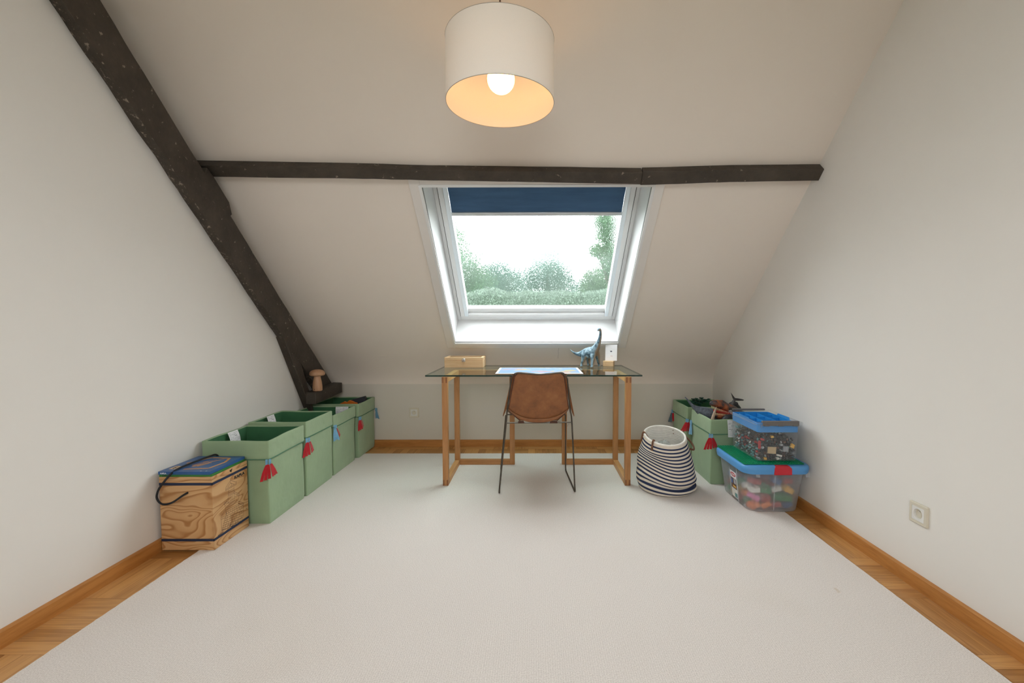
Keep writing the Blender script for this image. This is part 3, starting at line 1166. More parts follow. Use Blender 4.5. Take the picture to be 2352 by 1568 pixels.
# ------------------------------------------------------------------ desk
GZ = 0.745           # top of the glass
desk = thing('desk', 'desk of clear glass on two light oak trestles under the skylight', 'desk', (0.0, 3.2, 0.008))
b = B()
g0, g1, gya, gyb, gz0 = -0.727, 0.710, 2.921, 3.635, 0.735
b.add([(g0, gya, gz0), (g1, gya, gz0), (g1, gyb, gz0), (g0, gyb, gz0), (g0, gya, GZ), (g1, gya, GZ), (g1, gyb, GZ), (g0, gyb, GZ)],
      [(0, 3, 2, 1), (4, 5, 6, 7)], 0)
b.add(b.v[:8], [(0, 1, 5, 4), (1, 2, 6, 5), (2, 3, 7, 6), (3, 0, 4, 7)], 1)
obj('glass_top', b, [M['glass'], M['glass_edge']], desk, smooth=False, fixn=False)
LW = 0.037


def trestle(xo, xi, sgn):
    """xo: outer legs, xi: inner back leg"""
    t_ = bpy.data.objects.new('trestle', None)
    COL.objects.link(t_)
    t_.parent = desk
    x0, x1 = (xo, xo + LW) if sgn > 0 else (xo - LW, xo)
    f0, f1 = 2.903, 2.903 + LW
    k0, k1 = 3.346, 3.346 + LW
    zt = gz0 - 0.0005
    z0 = 0.008
    rails = []
    obj('leg', B().box(x0, x1, f0, f1, z0, zt), M['oak_z'], t_, bevel=0.0015)
    obj('leg', B().box(x0, x1, k0, k1, z0, zt), M['oak_z'], t_, bevel=0.0015)
    a0, a1 = (xi - LW, xi) if sgn > 0 else (xi, xi + LW)
    obj('leg', B().box(a0, a1, k0, k1, z0, zt), M['oak_z'], t_, bevel=0.0015)
    for z in (z0, zt - LW):
        obj('rail', B().box(x0, x1, f1 + 0.0002, k0 - 0.0002, z, z + LW), M['oak_y'], t_, bevel=0.0015)
        lo, hi_ = (x1, a0) if sgn > 0 else (a1, x0)
        obj('rail', B().box(lo + 0.0002, hi_ - 0.0002, k0, k1, z, z + LW), M['oak_x'], t_, bevel=0.0015)
    for z in (z0 + 0.001, zt - LW - 0.002):
        jb = B()
        for dx in (0.001, LW - 0.0115):
            jb.box(x0 + dx, x0 + dx + 0.0105, f0 - 0.0004, f0 + 0.002, z, z + LW + 0.001)
        obj('finger_joint', jb, M['oak_end'], t_)


trestle(-0.614, -0.156, 1)
trestle(0.6345, 0.206, -1)

# ------------------------------------------------------------------ chair
ch = thing('chair', 'tan leather sling chair on thin dark steel rods at the desk', 'chair', (0.02, 2.95, 0.008))
# skids: rear foot, back post, and front leg, one rod each side
RR = 0.0052


def side_rod(back, front, up):
    P = []
    P += [Vector(q) for q in up]                      # from top corner downwards
    return P


zf = 0.008 + RR
left = spline([(-0.150, 2.796, 0.735), (-0.1795, 2.856, 0.535), (-0.1885, 2.868, 0.44), (-0.2255, 2.765, 0.045)], 10)
left += spline([(-0.2255, 2.765, 0.045), (-0.227, 2.760, 0.02), (-0.2273, 2.775, zf), (-0.23, 2.81, zf)], 5)[1:]
left += spline([(-0.23, 2.81, zf), (-0.2475, 3.165, zf), (-0.249, 3.195, zf + 0.002), (-0.2495, 3.207, 0.03), (-0.247, 3.212, 0.06)], 5)[1:]
left += [Vector((-0.214, 3.235, 0.414))]
right = spline([(0.205, 2.796, 0.735), (0.2265, 2.856, 0.535), (0.2405, 2.868, 0.44), (0.2535, 2.790, 0.045)], 10)
right += spline([(0.2535, 2.790, 0.045), (0.2545, 2.783, 0.02), (0.253, 2.795, zf), (0.251, 2.83, zf)], 5)[1:]
right += spline([(0.251, 2.83, zf), (0.2265, 3.165, zf), (0.2245, 3.195, zf + 0.002), (0.2235, 3.205, 0.03), (0.2235, 3.207, 0.06)], 5)[1:]
right += [Vector((0.2235, 3.225, 0.42))]
top = spline([(-0.150, 2.796, 0.735), (-0.1385, 2.789, 0.757), (-0.118, 2.786, 0.773), (-0.085, 2.7855, 0.775), (0.03, 2.785, 0.7655),
              (0.145, 2.7855, 0.775), (0.174, 2.786, 0.773), (0.192, 2.789, 0.757), (0.205, 2.796, 0.735)], 5)
obj('side_frame', B().tube(left, RR, 10), M['steel'], ch)
obj('side_frame', B().tube(right, RR, 10), M['steel'], ch)
obj('back_frame', B().tube(top, RR, 10), M['steel'], ch)
obj('crossbar', B().tube([(-0.1885, 2.868, 0.438), (0.241, 2.868, 0.442)], 0.0045, 10), M['steel'], ch)
obj('crossbar', B().tube([(-0.212, 3.235, 0.4175), (0.2235, 3.225, 0.4185)], 0.0045, 10), M['steel'], ch)


# backrest: curved leather panel whose outline narrows upwards and rounds off below
def lerp(a, b_, t_):
    return a + (b_ - a) * t_


def back_edge(z):
    """left and right x of the panel at height z"""
    if z > 0.535:
        t_ = (z - 0.535) / (0.775 - 0.535)
        l, r = lerp(-0.172, -0.126, t_), lerp(0.218, 0.182, t_)
        if z > 0.74:
            c_ = 0.024 * ((z - 0.74) / 0.035) ** 2
            l, r = l + c_, r - c_
    else:
        t_ = (0.535 - z) / (0.535 - 0.452)
        c_ = 0.075 * t_ ** 1.25
        l, r = -0.172 + c_, 0.218 - c_
    return l, r


def yback(z):
    return lerp(2.866, 2.794, max(0, min(1, (z - 0.45) / 0.325)))


def backf(u_, v_):
    zt_ = 0.775 - 0.010 * math.sin(PI * u_) ** 1.2
    z = lerp(0.452, zt_, v_)
    l, r = back_edge(z)
    x = lerp(l, r, u_)
    bow = 0.030 * (1 - (2 * u_ - 1) ** 2)
    return Vector((x, yback(z) + 0.006 - bow * (0.65 + 0.35 * math.sin(PI * v_)) * 0.6, z))


b = B().grid(28, 30, backf)
back = obj('backrest', b, M['leather'], ch, sharp=60)
sd = back.modifiers.new('solid', 'SOLIDIFY')
sd.thickness, sd.offset = 0.004, 0
ss = back.modifiers.new('sub', 'SUBSURF')
ss.levels = ss.render_levels = 1
# piping along the upper outline
E_ = []
for k in range(31):
    E_.append(backf(0, k / 30))
for k in range(1, 29):
    E_.append(backf(k / 28, 1))
for k in range(29, -1, -1):
    E_.append(backf(1, k / 30))
obj('edge_binding', B().tube([p + Vector((0, -0.002, 0)) for p in E_], 0.003, 6), M['leather_edge'], back)
# front leather that shows as wings outside the rods and wraps over the top
for side in (-1, 1):
    def wing(u_, v_):
        z = lerp(0.476, 0.768, v_)
        wd = 0.0035 + 0.0155 * min(1.0, v_ / 0.3) ** 0.8
        if side < 0:
            xo = lerp(-0.2125, -0.143, v_)
        else:
            xo = lerp(0.2595, 0.199, v_)
        return Vector((xo - side * wd * (1 - u_), lerp(2.902, 2.806, v_) - 0.004 * u_, z))
    o = obj('side_wing', B().grid(4, 14, wing), M['leather'], ch, sharp=60)
    sd = o.modifiers.new('solid', 'SOLIDIFY')
    sd.thickness, sd.offset = 0.004, 0


# seat sling
def seatf(u_, v_):
    y = lerp(2.872, 3.25, v_)
    wv_ = lerp(0.145, 0.200, min(1, v_ * 2.2))
    cx_ = lerp(0.023, 0.0, v_)
    x = cx_ + (2 * u_ - 1) * wv_
    sag = 0.03 * (1 - (2 * u_ - 1) ** 2) * math.sin(PI * v_)
    z = 0.452 + 0.012 * v_ - sag + 0.02 * abs(2 * u_ - 1) ** 3
    return Vector((x, y, z))


o = obj('seat', B().grid(20, 20, seatf), M['leather'], ch, sharp=60)
sd = o.modifiers.new('solid', 'SOLIDIFY')
sd.thickness, sd.offset = 0.004, 0


# lower flap that wraps under the crossbar
def flapf(u_, v_):
    z_u = 0.0
    x = lerp(-0.172, 0.218, u_)
    e = abs(2 * u_ - 1)
    ztop = 0.468 + 0.067 * e ** 2.6
    zbot = ztop - 0.022 * (1 - e ** 3) - 0.002
    p_ = backf(u_, 0.0)
    y = yback(ztop) - 0.003 - 0.018 * (1 - e * e) * 0.62
    return Vector((x * (1 if e > .0 else 1), y + 0.004 * v_, lerp(ztop, zbot, v_)))


o = obj('seat_flap', B().grid(36, 4, flapf), M['leather'], ch, sharp=60)
sd = o.modifiers.new('solid', 'SOLIDIFY')
sd.thickness, sd.offset = 0.003, 0
st = B()
for k in range(2, 71):
    a, c_ = flapf(k / 73, 0.16), flapf((k + 0.55) / 73, 0.16)
    st.tube([a + Vector((0, -0.0026, 0)), c_ + Vector((0, -0.0026, 0))], 0.0007, 4)
obj('stitching', st, M['thread'], ch)
for x0, x1 in ((-0.112, -0.070), (0.095, 0.148)):
    A = [(x0 + 0.004, 2.853, 0.452), (x1 - 0.004, 2.853, 0.452), (x1, 2.862, 0.4355), (x0, 2.862, 0.4355)]
    obj('sling_tab', B().prism(A, [Vector(q) + Vector((0, 0.012, 0)) for q in A]), M['leather_edge'], ch, bevel=0.002)

# ------------------------------------------------------------------ things on the desk
bx = thing('wooden_box', 'pale pine box with glazed lid and small clasp on the left of the desk', 'box', (-0.555, 3.58, GZ))
x0, x1, y0, y1, z0 = -0.703, -0.403, 3.435, 3.630, GZ + 0.0002
zs, ztp = GZ + 0.057, GZ + 0.079
b = B().box(x0, x1, y0, y0 + .01, z0, zs - .0006).box(x0, x1, y1 - .01, y1, z0, zs - .0006).box(x0, x0 + .01, y0 + .01, y1 - .01, z0, zs - .0006).box(x1 - .01, x1, y0 + .01, y1 - .01, z0, zs - .0006).box(x0 + .01, x1 - .01, y0 + .01, y1 - .01, z0, z0 + .006)
obj('body', b, M['pine'], bx, bevel=0.001)
b = B()
fw = 0.022
for q in ((x0, x1, y0, y0 + fw), (x0, x1, y1 - fw, y1), (x0, x0 + fw, y0 + fw, y1 - fw), (x1 - fw, x1, y0 + fw, y1 - fw)):
    b.box(*q, zs + 0.0006, ztp)
ld = obj('lid', b, M['pine'], bx, bevel=0.001)
obj('lid_glass', B().box(x0 + fw, x1 - fw, y0 + fw, y1 - fw, ztp - 0.008, ztp - 0.006), M['glass'], ld)
b = B().box(-0.566, -0.540, y0 - 0.004, y0 - 0.0002, zs - 0.012, zs + 0.012).box(-0.562, -0.544, y0 - 0.008, y0 - 0.004, zs - 0.007, zs + 0.004)
b.tube([(-0.560, y0 - 0.007, zs + 0.010), (-0.546, y0 - 0.007, zs + 0.010)], 0.0035, 8)
obj('clasp', b, M['chrome'], bx, bevel=0.0015)
b = B().box(x0 + .012, x1 - .012, y1 - .06, y1 - .03, z0 + .008, z0 + .045)
obj('divider', b, M['redprint'], bx)

# map sheet
m, t, p = nt('printed_map')
tc = node(t, 'ShaderNodeTexCoord')
n = node(t, 'ShaderNodeTexNoise', i_Scale=7.0, i_Detail=4.0)
n2 = node(t, 'ShaderNodeTexNoise', i_Scale=3.5, i_Detail=2.0)
for k in (n, n2):
    t.links.new(tc.outputs['Object'], k.inputs[0])
land = ramp(t, n2.outputs[0], [(0.35, (0.20, 0.27, 0.20)), (0.5, (0.29, 0.29, 0.16)), (0.62, (0.29, 0.19, 0.20)), (0.7, (0.23, 0.20, 0.28))])
fa = ramp(t, n.outputs[0], [(0.54, (0, 0, 0)), (0.57, (1, 1, 1))])
mx = node(t, 'ShaderNodeMix', data_type='RGBA')
t.links.new(fa, mx.inputs[0])
mx.inputs[6].default_value = (0.15, 0.225, 0.335, 1)
t.links.new(land, mx.inputs[7])
t.links.new(mx.outputs[2], p.inputs['Base Color'])
p.inputs['Roughness'].default_value = 0.8
p.inputs['Specular IOR Level'].default_value = 0.1
M['map'] = m
b = B()


def sheet(x0, x1, y0, y1, z):
    return lambda u_, v_: Vector((lerp(x0, x1, u_), lerp(y0, y1, v_), z + 0.0012 * (1 - math.cos(2 * PI * u_)) * 0.3 * (1 - v_)))


mp_ = thing('map_sheet', 'printed colourful map sheet with white border lying on the glass desk', 'map', (0.03, 3.2, GZ))
o = obj('sheet', B().grid(10, 6, sheet(-0.270, 0.328, 3.003, 3.415, GZ + 0.0008)), M['paper'], mp_)
o = obj('printed_area', B().grid(10, 6, sheet(-0.256, 0.314, 3.022, 3.405, GZ + 0.0011)), M['map'], mp_)

# sauropod figure
dn_ = thing('dinosaur_figure', 'blue-grey long-necked dinosaur toy standing on the desk', 'toy', (0.44, 3.46, GZ))
def limb(b, P, rad, n=16):
    sp = spline(P, 6)
    rr = []
    for k in range(len(P) - 1):
        rr += [lerp(rad[k], rad[k + 1], q / 6) for q in range(6)]
    b.tube(sp, rr + [rad[-1]], n)


b = B()
limb(b, [(0.281, 3.552, 0.880), (0.300, 3.549, 0.862), (0.325, 3.542, 0.848), (0.352, 3.528, 0.843), (0.380, 3.507, 0.847), (0.405, 3.488, 0.852), (0.430, 3.464, 0.858), (0.452, 3.445, 0.868),
         (0.468, 3.432, 0.890), (0.481, 3.423, 0.918), (0.495, 3.416, 0.955), (0.503, 3.412, 0.995), (0.503, 3.410, 1.025), (0.498, 3.407, 1.040), (0.489, 3.402, 1.040), (0.482, 3.397, 1.029)],
     [0.002, 0.006, 0.011, 0.018, 0.031, 0.041, 0.046, 0.044, 0.034, 0.024, 0.0155, 0.0115, 0.0095, 0.0100, 0.0110, 0.0055])
limb(b, [(0.452, 3.424, 0.872), (0.447, 3.408, 0.835), (0.444, 3.398, 0.800), (0.440, 3.392, 0.770), (0.438, 3.388, 0.7495)], [0.022, 0.021, 0.0145, 0.0115, 0.0140])
limb(b, [(0.480, 3.452, 0.868), (0.488, 3.458, 0.835), (0.495, 3.464, 0.800), (0.502, 3.470, 0.770), (0.505, 3.468, 0.7495)], [0.022, 0.020, 0.0140, 0.0110, 0.0135])
limb(b, [(0.396, 3.474, 0.855), (0.386, 3.466, 0.830), (0.377, 3.468, 0.795), (0.369, 3.476, 0.770), (0.368, 3.472, 0.7495)], [0.026, 0.024, 0.0150, 0.0110, 0.0140])
limb(b, [(0.412, 3.505, 0.850), (0.420, 3.518, 0.825), (0.425, 3.527, 0.795), (0.426, 3.533, 0.770), (0.430, 3.530, 0.7495)], [0.026, 0.023, 0.0145, 0.0110, 0.0135])
dbody = obj('body', b, M['sauropod'], dn_)
rm = dbody.modifiers.new('join', 'REMESH')
rm.mode, rm.voxel_size, rm.use_smooth_shade = 'VOXEL', 0.0026, True
sm = dbody.modifiers.new('smooth', 'SMOOTH')
sm.iterations, sm.factor = 5, 0.5
b = B()
for sx in (-1, 1):
    b.lathe([(0, -0.002), (0.002, 0), (0, 0.002)], 8, (0.4895 + 0.0085 * sx, 3.3985 - 0.006 * sx - 0.002, 1.043))
obj('eye', b, M['black'], dn_)

# card in wooden holder
hd = thing('card_holder', 'small pine block holding an upright card at the right of the desk', 'card holder', (0.60, 3.54, GZ))
Mh = Matrix.Translation((0.592, 3.545, GZ)) @ Matrix.Rotation(-0.42, 4, 'Z')
b = B().box(-0.042, 0.042, -0.022, 0.020, 0.0003, 0.042, M=Mh)
obj('block', b, M['pine'], hd, bevel=0.0015)
cd = thing('printed_card', 'white card with a small dark emblem upright in the pine block', 'card', (0.61, 3.545, GZ + 0.03))
Mc = Matrix.Translation((0.612, 3.562, GZ + 0.0425)) @ Matrix.Rotation(-0.30, 4, 'Z') @ Matrix.Rotation(-0.10, 4, 'X')
card = obj('card', B().box(-0.047, 0.047, -0.0008, 0.0008, 0.0, 0.130, M=Mc), M['paper'], cd)
b = B()
em_ = [(-0.0085, 0.077), (0.0085, 0.077), (0.007, 0.073), (0.003, 0.070), (0, 0.069), (-0.003, 0.070), (-0.007, 0.073)]
b.prism([Mc @ Vector((x, -0.0010, z)) for x, z in em_], [Mc @ Vector((x, -0.0013, z)) for x, z in em_])
b.box(-0.005, 0.005, -0.0013, -0.001, 0.0772, 0.0795, M=Mc)
obj('emblem', b, M['navy'], cd)
b = B()
for x0, x1, z in ((-0.004, -0.001, 0.0365), (0.0005, 0.0035, 0.0355), (0.0045, 0.0075, 0.0355), (0.0085, 0.0115, 0.0355)):
    b.box(x0, x1, -0.0013, -0.001, z, z + 0.0025, M=Mc)
obj('red_line', b, M['redprint'], cd)
obj('dot', B().box(-0.001, 0.001, -0.0013, -0.001, 0.098, 0.1, M=Mc), M['greyprint'], cd)

# ------------------------------------------------------------------ wooden mushroom on the foot block
mu = thing('wooden_mushroom', 'turned beech mushroom standing on the dark timber foot', 'ornament', (-1.684, 3.405, 0.5685))
c0 = Vector((-1.680, 3.405, 0.5695))
obj('stem', B().lathe([(0, 0), (0.030, 0), (0.034, 0.004), (0.035, 0.03), (0.031, 0.07), (0.024, 0.108), (0.024, 0.1142), (0, 0.1142)], 32, c0), M['beech'], mu)
obj('cap', B().lathe([(0.0, 0.1145), (0.034, 0.1150), (0.046, 0.1175), (0.0525, 0.1215), (0.0562, 0.1280), (0.0568, 0.1350), (0.0550, 0.1420), (0.0505, 0.1495), (0.0430, 0.1565), (0.0320, 0.1620), (0.0180, 0.1655), (0.006, 0.1665), (0, 0.1666)], 40, c0), M['beech'], mu)
obj('eye', B().lathe([(0, -0.001), (0.003, 0), (0, 0.001)], 10, Vector((-1.686, 3.3705, 0.585)), M=Matrix.Rotation(PI / 2, 4, 'X')), M['ink'], mu)

# ------------------------------------------------------------------ wall sockets


def socket(name, c_, ax, nrm, label):
    """c_: centre on the wall, ax: horizontal axis, nrm: out of the wall"""
    Ms = Matrix(((ax[0], nrm[0], 0, c_[0]), (ax[1], nrm[1], 0, c_[1]), (0, 0, 1, c_[2]), (0, 0, 0, 1)))
    r = thing(name, label, 'socket', c_, 'wall sockets')

    def rr(h, y, r_):
        return [Ms @ Vector((q.x, y, q.y)) for q in rrect(-h, h, -h, h, r_, 0, 4, 1)]
    b = B().rings([rr(0.0425, 0.0, 0.004), rr(0.0425, 0.006, 0.004), rr(0.0395, 0.009, 0.004), rr(0.0290, 0.009, 0.002), rr(0.0288, 0.0075, 0.002)], caps=(True, False))
    obj('cover_frame', b, M['socket'], r, sharp=30)
    b = B()
    n = 40
    sq = [Ms @ Vector((q.x, 0.0085, q.y)) for q in rrect(-0.0285, 0.0285, -0.0285, 0.0285, 0.002, 0, 4, 6)]
    n = len(sq)
    ci = []
    base = rrect(-0.0285, 0.0285, -0.0285, 0.0285, 0.002, 0, 4, 6)
    for q in base:
        a = math.atan2(q.y, q.x)
        ci.append(a)

    def cir(rad, y):
        return [Ms @ Vector((rad * math.cos(a), y, rad * math.sin(a))) for a in ci]
    b.rings([sq, cir(0.0205, 0.0085), cir(0.0195, 0.0075), cir(0.0185, -0.006)], caps=(False, True))
    obj('insert', b, M['socket_in'], r, sharp=30)
    b = B()
    for dx in (-0.0095, 0.0095):
        b.lathe([(0, -0.0015), (0.0032, -0.0015), (0.0032, 0.0008), (0, 0.0008)], 12, (0, 0, 0), M=Ms @ Matrix.Translation((dx, -0.0058, 0)) @ Matrix.Rotation(PI / 2, 4, 'X'))
    obj('pin_hole', b, M['dark'], r)
    b = B()
    b.tube([Ms @ Vector((0, -0.006, 0.011)), Ms @ Vector((0, 0.004, 0.011))], 0.0024, 10)
    obj('earth_pin', b, M['chrome'], r)


socket('wall_socket', (-1.069, YB - 0.0003, 0.302), (1, 0, 0), (0, -1, 0), 'square socket low on the back wall left of the desk')
socket('wall_socket', (XR - 0.0003, 1.774, 0.307), (0, -1, 0), (-1, 0, 0), 'square socket with round recess on the right wall')

# ------------------------------------------------------------------ fabric bins


def fan(b, top, dirv, side, ln, w0, w1, fingers, m, curl=0.0, th_=0.0022):
    """felt piece: rounded head flaring into fingers. dirv: down direction, side: width direction"""
    d, s_ = Vector(dirv).normalized(), Vector(side).normalized()
    n = d.cross(s_).normalized()
    top = Vector(top)
    half = [(-w0, 0.12), (-w0 * 0.75, 0.03), (0, 0.0), (w0 * 0.75, 0.03), (w0, 0.12)]
    mid = 0.48
    wm = lerp(w0, w1, 0.5)
    poly = half + [(wm, mid)]

    def P3(x, t_, off):
        return top + d * (t_ * ln) + s_ * x + n * (off + curl * t_ * t_)
    b.prism([P3(x, t_, -th_ / 2) for x, t_ in half + [(wm, mid), (-wm, mid)]], [P3(x, t_, th_ / 2) for x, t_ in half + [(wm, mid), (-wm, mid)]], m)
    for k in range(fingers):
        a0, a1 = -1 + 2 * k / fingers, -1 + 2 * (k + 1) / fingers
        g = 0.10 / fingers * 2
        e = 1 - 0.05 * ((k * 7) % 3)
        pl = [(wm * a0, mid), (wm * a1, mid), (w1 * (a1 - g), e), (w1 * (a0 + g), e)]
        b.prism([P3(x, t_, -th_ / 2) for x, t_ in pl], [P3(x, t_, th_ / 2) for x, t_ in pl], m)


def tassel(parent, at, out, mats, ln=0.085, twin=True, fingers=3, tilt=0.0):
    """hangs from the seam at 'at', facing 'out'"""
    out = Vector(out).normalized()
    sd_ = Vector((0, 0, 1)).cross(out).normalized()
    b = B()
    at = Vector(at)
    cords = B()
    for s_ in (-1, 1):
        c0_ = at + sd_ * 0.0075 * s_ + out * 0.004
        cords.prism([c0_ + sd_ * q[0] + Vector((0, 0, q[1])) - out * 0.001 for q in ((-0.0055, 0.004), (0.0055, 0.004), (0.0055, -0.026), (-0.0055, -0.026))],
                    [c0_ + sd_ * q[0] + Vector((0, 0, q[1])) + out * 0.0015 for q in ((-0.0055, 0.004), (0.0055, 0.004), (0.0055, -0.026), (-0.0055, -0.026))])
    t0 = obj('tassel', cords, M['felt_blue'], parent, smooth=False)
    if twin:
        fan(b, at + sd_ * -0.004 + out * 0.008 + Vector((0, 0, -0.022)), (sd_ * (-0.16 + tilt) + Vector((0, 0, -1))), sd_, ln, 0.012, 0.027, fingers, 0, 0.010)
        fan(b, at + sd_ * 0.012 + out * 0.006 + Vector((0, 0, -0.020)), (sd_ * (0.32 + tilt) + Vector((0, 0, -1))), (sd_ * 0.75 + out * -0.6), ln * 0.86, 0.008, 0.019, 3, 1, -0.006)
    else:
        fan(b, at + out * 0.006 + Vector((0, 0, -0.018)), (sd_ * (0.1 + tilt) + Vector((0, 0, -1))), sd_, ln, 0.010, 0.024, fingers, 0, 0.008)
    obj('felt_petals', b, mats, t0, smooth=False)


def care_label(parent, c_, along, down, nrm, w_, h_, rows):
    """paper care tag with rows of illegible grey print"""
    al, dwn, nr = Vector(along).normalized(), Vector(down).normalized(), Vector(nrm).normalized()
    c_ = Vector(c_)

    def f(u_, v_):
        return c_ + al * (u_ - 0.5) * w_ + dwn * v_ * h_ + nr * (0.004 + 0.006 * math.sin(PI * v_) * (0.6 + 0.4 * u_) + 0.004 * v_ * math.sin(u_ * 5))
    o = obj('care_label', B().grid(8, 8, f), M['paper'], parent)
    b = B()
    rg = random.Random(rows)
    for k in range(rows):
        v_ = 0.1 + 0.84 * k / rows
        u0 = 0.06
        while u0 < 0.9:
            u1 = min(0.94, u0 + 0.05 + 0.22 * rg.random())
            if rg.random() > 0.15:
                dv = 0.16 / rows * (1 + 1.6 * (rg.random() > 0.8))
                q = [f(a, v_ + c2) + nr * 0.0006 for a, c2 in ((u0, 0), (u1, 0), (u1, dv), (u0, dv))]
                b.add(q, [(0, 1, 2, 3)])
            u0 = u1 + 0.03
    obj('print', b, M['greyprint'], o, smooth=False, fixn=False)


def fabric_bin(x0, x1, y0, y1, top, seed, label, lean=(0, 0), cuff=0.1, wave=0.006):
    cx_, cy_ = (x0 + x1) / 2, (y0 + y1) / 2
    r = thing('fabric_bin', label, 'storage bin', (cx_, cy_, 0.008), 'sage green fabric bins')
    sv = Vector((seed * 3.1, seed * 1.7, 0))

    def ring(z, off, a=1.0, zt=True):
        hgt = (z - 0.008) / (top - 0.008)
        out = []
        for q in rrect(x0 - off, x1 + off, y0 - off, y1 + off, 0.007, z, 3, 14):
            nx = mnoise.noise(Vector((q.x * 5, q.y * 5, z * 5)) + sv)
            ny = mnoise.noise(Vector((q.x * 5 + 9, q.y * 5, z * 5)) + sv)
            nz_ = mnoise.noise(Vector((q.x * 6, q.y * 6, 3)) + sv)
            w_ = 0.8 * wave * a * min(1, hgt * 1.6 + 0.15)
            p_ = Vector((q.x + nx * w_ + lean[0] * hgt, q.y + ny * w_ + lean[1] * hgt, q.z + nz_ * 0.005 * hgt * hgt))
            p_.x = max(p_.x, XL + 0.0005 if z > 0.062 else XL + th + 0.001)
            p_.x = min(p_.x, XR - 0.0005)
            out.append(p_)
        return out
    zs_ = [0.008 + (top - 0.008) * k / 18 for k in range(19)]
    R = [ring(z, -0.004 if k == 0 else (0.0 if z < top - cuff - 0.01 else -0.002)) for k, z in enumerate(zs_)]
    obj('body', B().rings(R, caps=(True, False)), M['green'], r, sharp=60)
    # turned-down cuff, over the rim to the inside
    R = [ring(top - cuff, 0.004), ring(top - cuff + 0.01, 0.0065)] + [ring(top - cuff + 0.01 + (cuff - 0.014) * k / 5, 0.0055) for k in range(1, 6)]
    R += [ring(top - 0.001, 0.004), ring(top, 0.001), ring(top - 0.001, -0.002), ring(top - 0.008, -0.0035)]
    obj('cuff', B().rings(R, caps=(False, False)), M['green'], r, sharp=60)
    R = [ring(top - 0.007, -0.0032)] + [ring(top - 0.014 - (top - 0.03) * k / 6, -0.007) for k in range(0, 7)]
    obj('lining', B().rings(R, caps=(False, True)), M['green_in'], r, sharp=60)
    obj('seam', B().tube(ring(top - cuff, 0.0055), 0.0028, 6, loop=True), M['green_cord'], r)
    # stitched vertical corner seams of the cuff
    return r


b1 = fabric_bin(-1.775, -1.427, 2.338, 2.698, 0.462, 1, 'sage green fabric bin by the left wall, just behind the plywood box', wave=0.007)
care_label(b1, (-1.760, 2.545, 0.463), (0, 1, 0), (0.25, 0, -1), (1, 0, 0), 0.085, 0.085, 9)
tassel(b1, (-1.424, 2.331, 0.360), (0.75, -1, 0), [M['felt_red'], M['felt_red']], 0.085)

b2 = fabric_bin(-1.775, -1.424, 2.720, 3.074, 0.478, 2, 'sage green fabric bin by the left wall, second behind the plywood box', wave=0.008)
care_label(b2, (-1.752, 2.90, 0.482), (0, 1, 0), (0.2, 0, -1), (1, 0, 0), 0.08, 0.09, 9)
tassel(b2, (-1.414, 2.722, 0.374), (1, -0.7, 0), [M['felt_red'], M['felt_red']], 0.088)

b3 = fabric_bin(-1.775, -1.428, 3.100, 3.476, 0.437, 3, 'sage green fabric bin by the left wall, third behind the plywood box', wave=0.008, cuff=0.085)
care_label(b3, (-1.515, 3.458, 0.436), (1, 0, 0), (0, -0.05, -1), (0, -1, 0), 0.10, 0.06, 7)
tassel(b3, (-1.421, 3.112, 0.366), (1, -0.5, 0), [M['felt_blue'], M['felt_red']], 0.085, fingers=4, tilt=0.2)

b4 = fabric_bin(-1.775, -1.415, 3.518, 3.868, 0.446, 4, 'sage green fabric bin by the left wall beside the back wall', wave=0.006, cuff=0.105)
tassel(b4, (-1.408, 3.526, 0.338), (1, -0.5, 0), [M['felt_red'], M['felt_red']], 0.082, tilt=0.1)
tassel(b4, (-1.398, 3.860, 0.345), (0.6, 1, 0), [M['felt_blue'], M['felt_blue']], 0.075, twin=False, fingers=4, tilt=-0.15)

b5 = fabric_bin(1.172, 1.52, 2.925, 3.276, 0.447, 5, 'sage green fabric bin by the right wall packed with rubber dinosaurs', wave=0.006, cuff=0.098)
care_label(b5, (1.318, 2.912, 0.447), (1, 0, 0), (0.06, -0.02, -1), (0, -1, 0), 0.095, 0.115, 12)
tassel(b5, (1.170, 2.921, 0.348), (-0.55, -1, 0), [M['felt_red'], M['felt_red']], 0.082, fingers=3)
tassel(b5, (1.166, 3.276, 0.362), (-1, -0.2, 0), [M['felt_blue'], M['felt_grey']], 0.085, twin=False, fingers=2)

b6 = fabric_bin(1.200, 1.545, 3.455, 3.815, 0.430, 6, 'sage green fabric bin in the right back corner', wave=0.007, cuff=0.10)
tassel(b6, (1.196, 3.450, 0.335), (-1, -0.8, 0), [M['felt_red'], M['felt_red']], 0.082, tilt=-0.1)
tassel(b6, (1.194, 3.815, 0.335), (-1, -0.3, 0), [M['felt_grey'], M['felt_red']], 0.085, fingers=2)

# toys in the bins
b = B()
zz = [(-1.62, 0.020), (-1.585, 0.036), (-1.565, 0.030), (-1.545, 0.046), (-1.52, 0.040), (-1.50, 0.030), (-1.48, 0.024), (-1.48, -0.10), (-1.62, -0.10)]
b.prism([(x, 3.655, 0.405 + z) for x, z in zz], [(x, 3.675, 0.405 + z) for x, z in zz])
tag(obj('toy_plate', b, M['orange'], None, bevel=0.002), 'orange jagged-edged flat toy in the bin under the timber foot', 'toy')
b = B().box(-0.065, 0.065, -0.03, 0.03, -0.09, 0.03, M=Matrix.Translation((-1.505, 3.755, 0.425)) @ Matrix.Rotation(-0.25, 4, 'Y') @ Matrix.Rotation(0.2, 4, 'Z'))
tag(obj('toy_case', b, M['black'], None, bevel=0.004), 'black boxy toy behind the orange toy in the bin', 'toy')

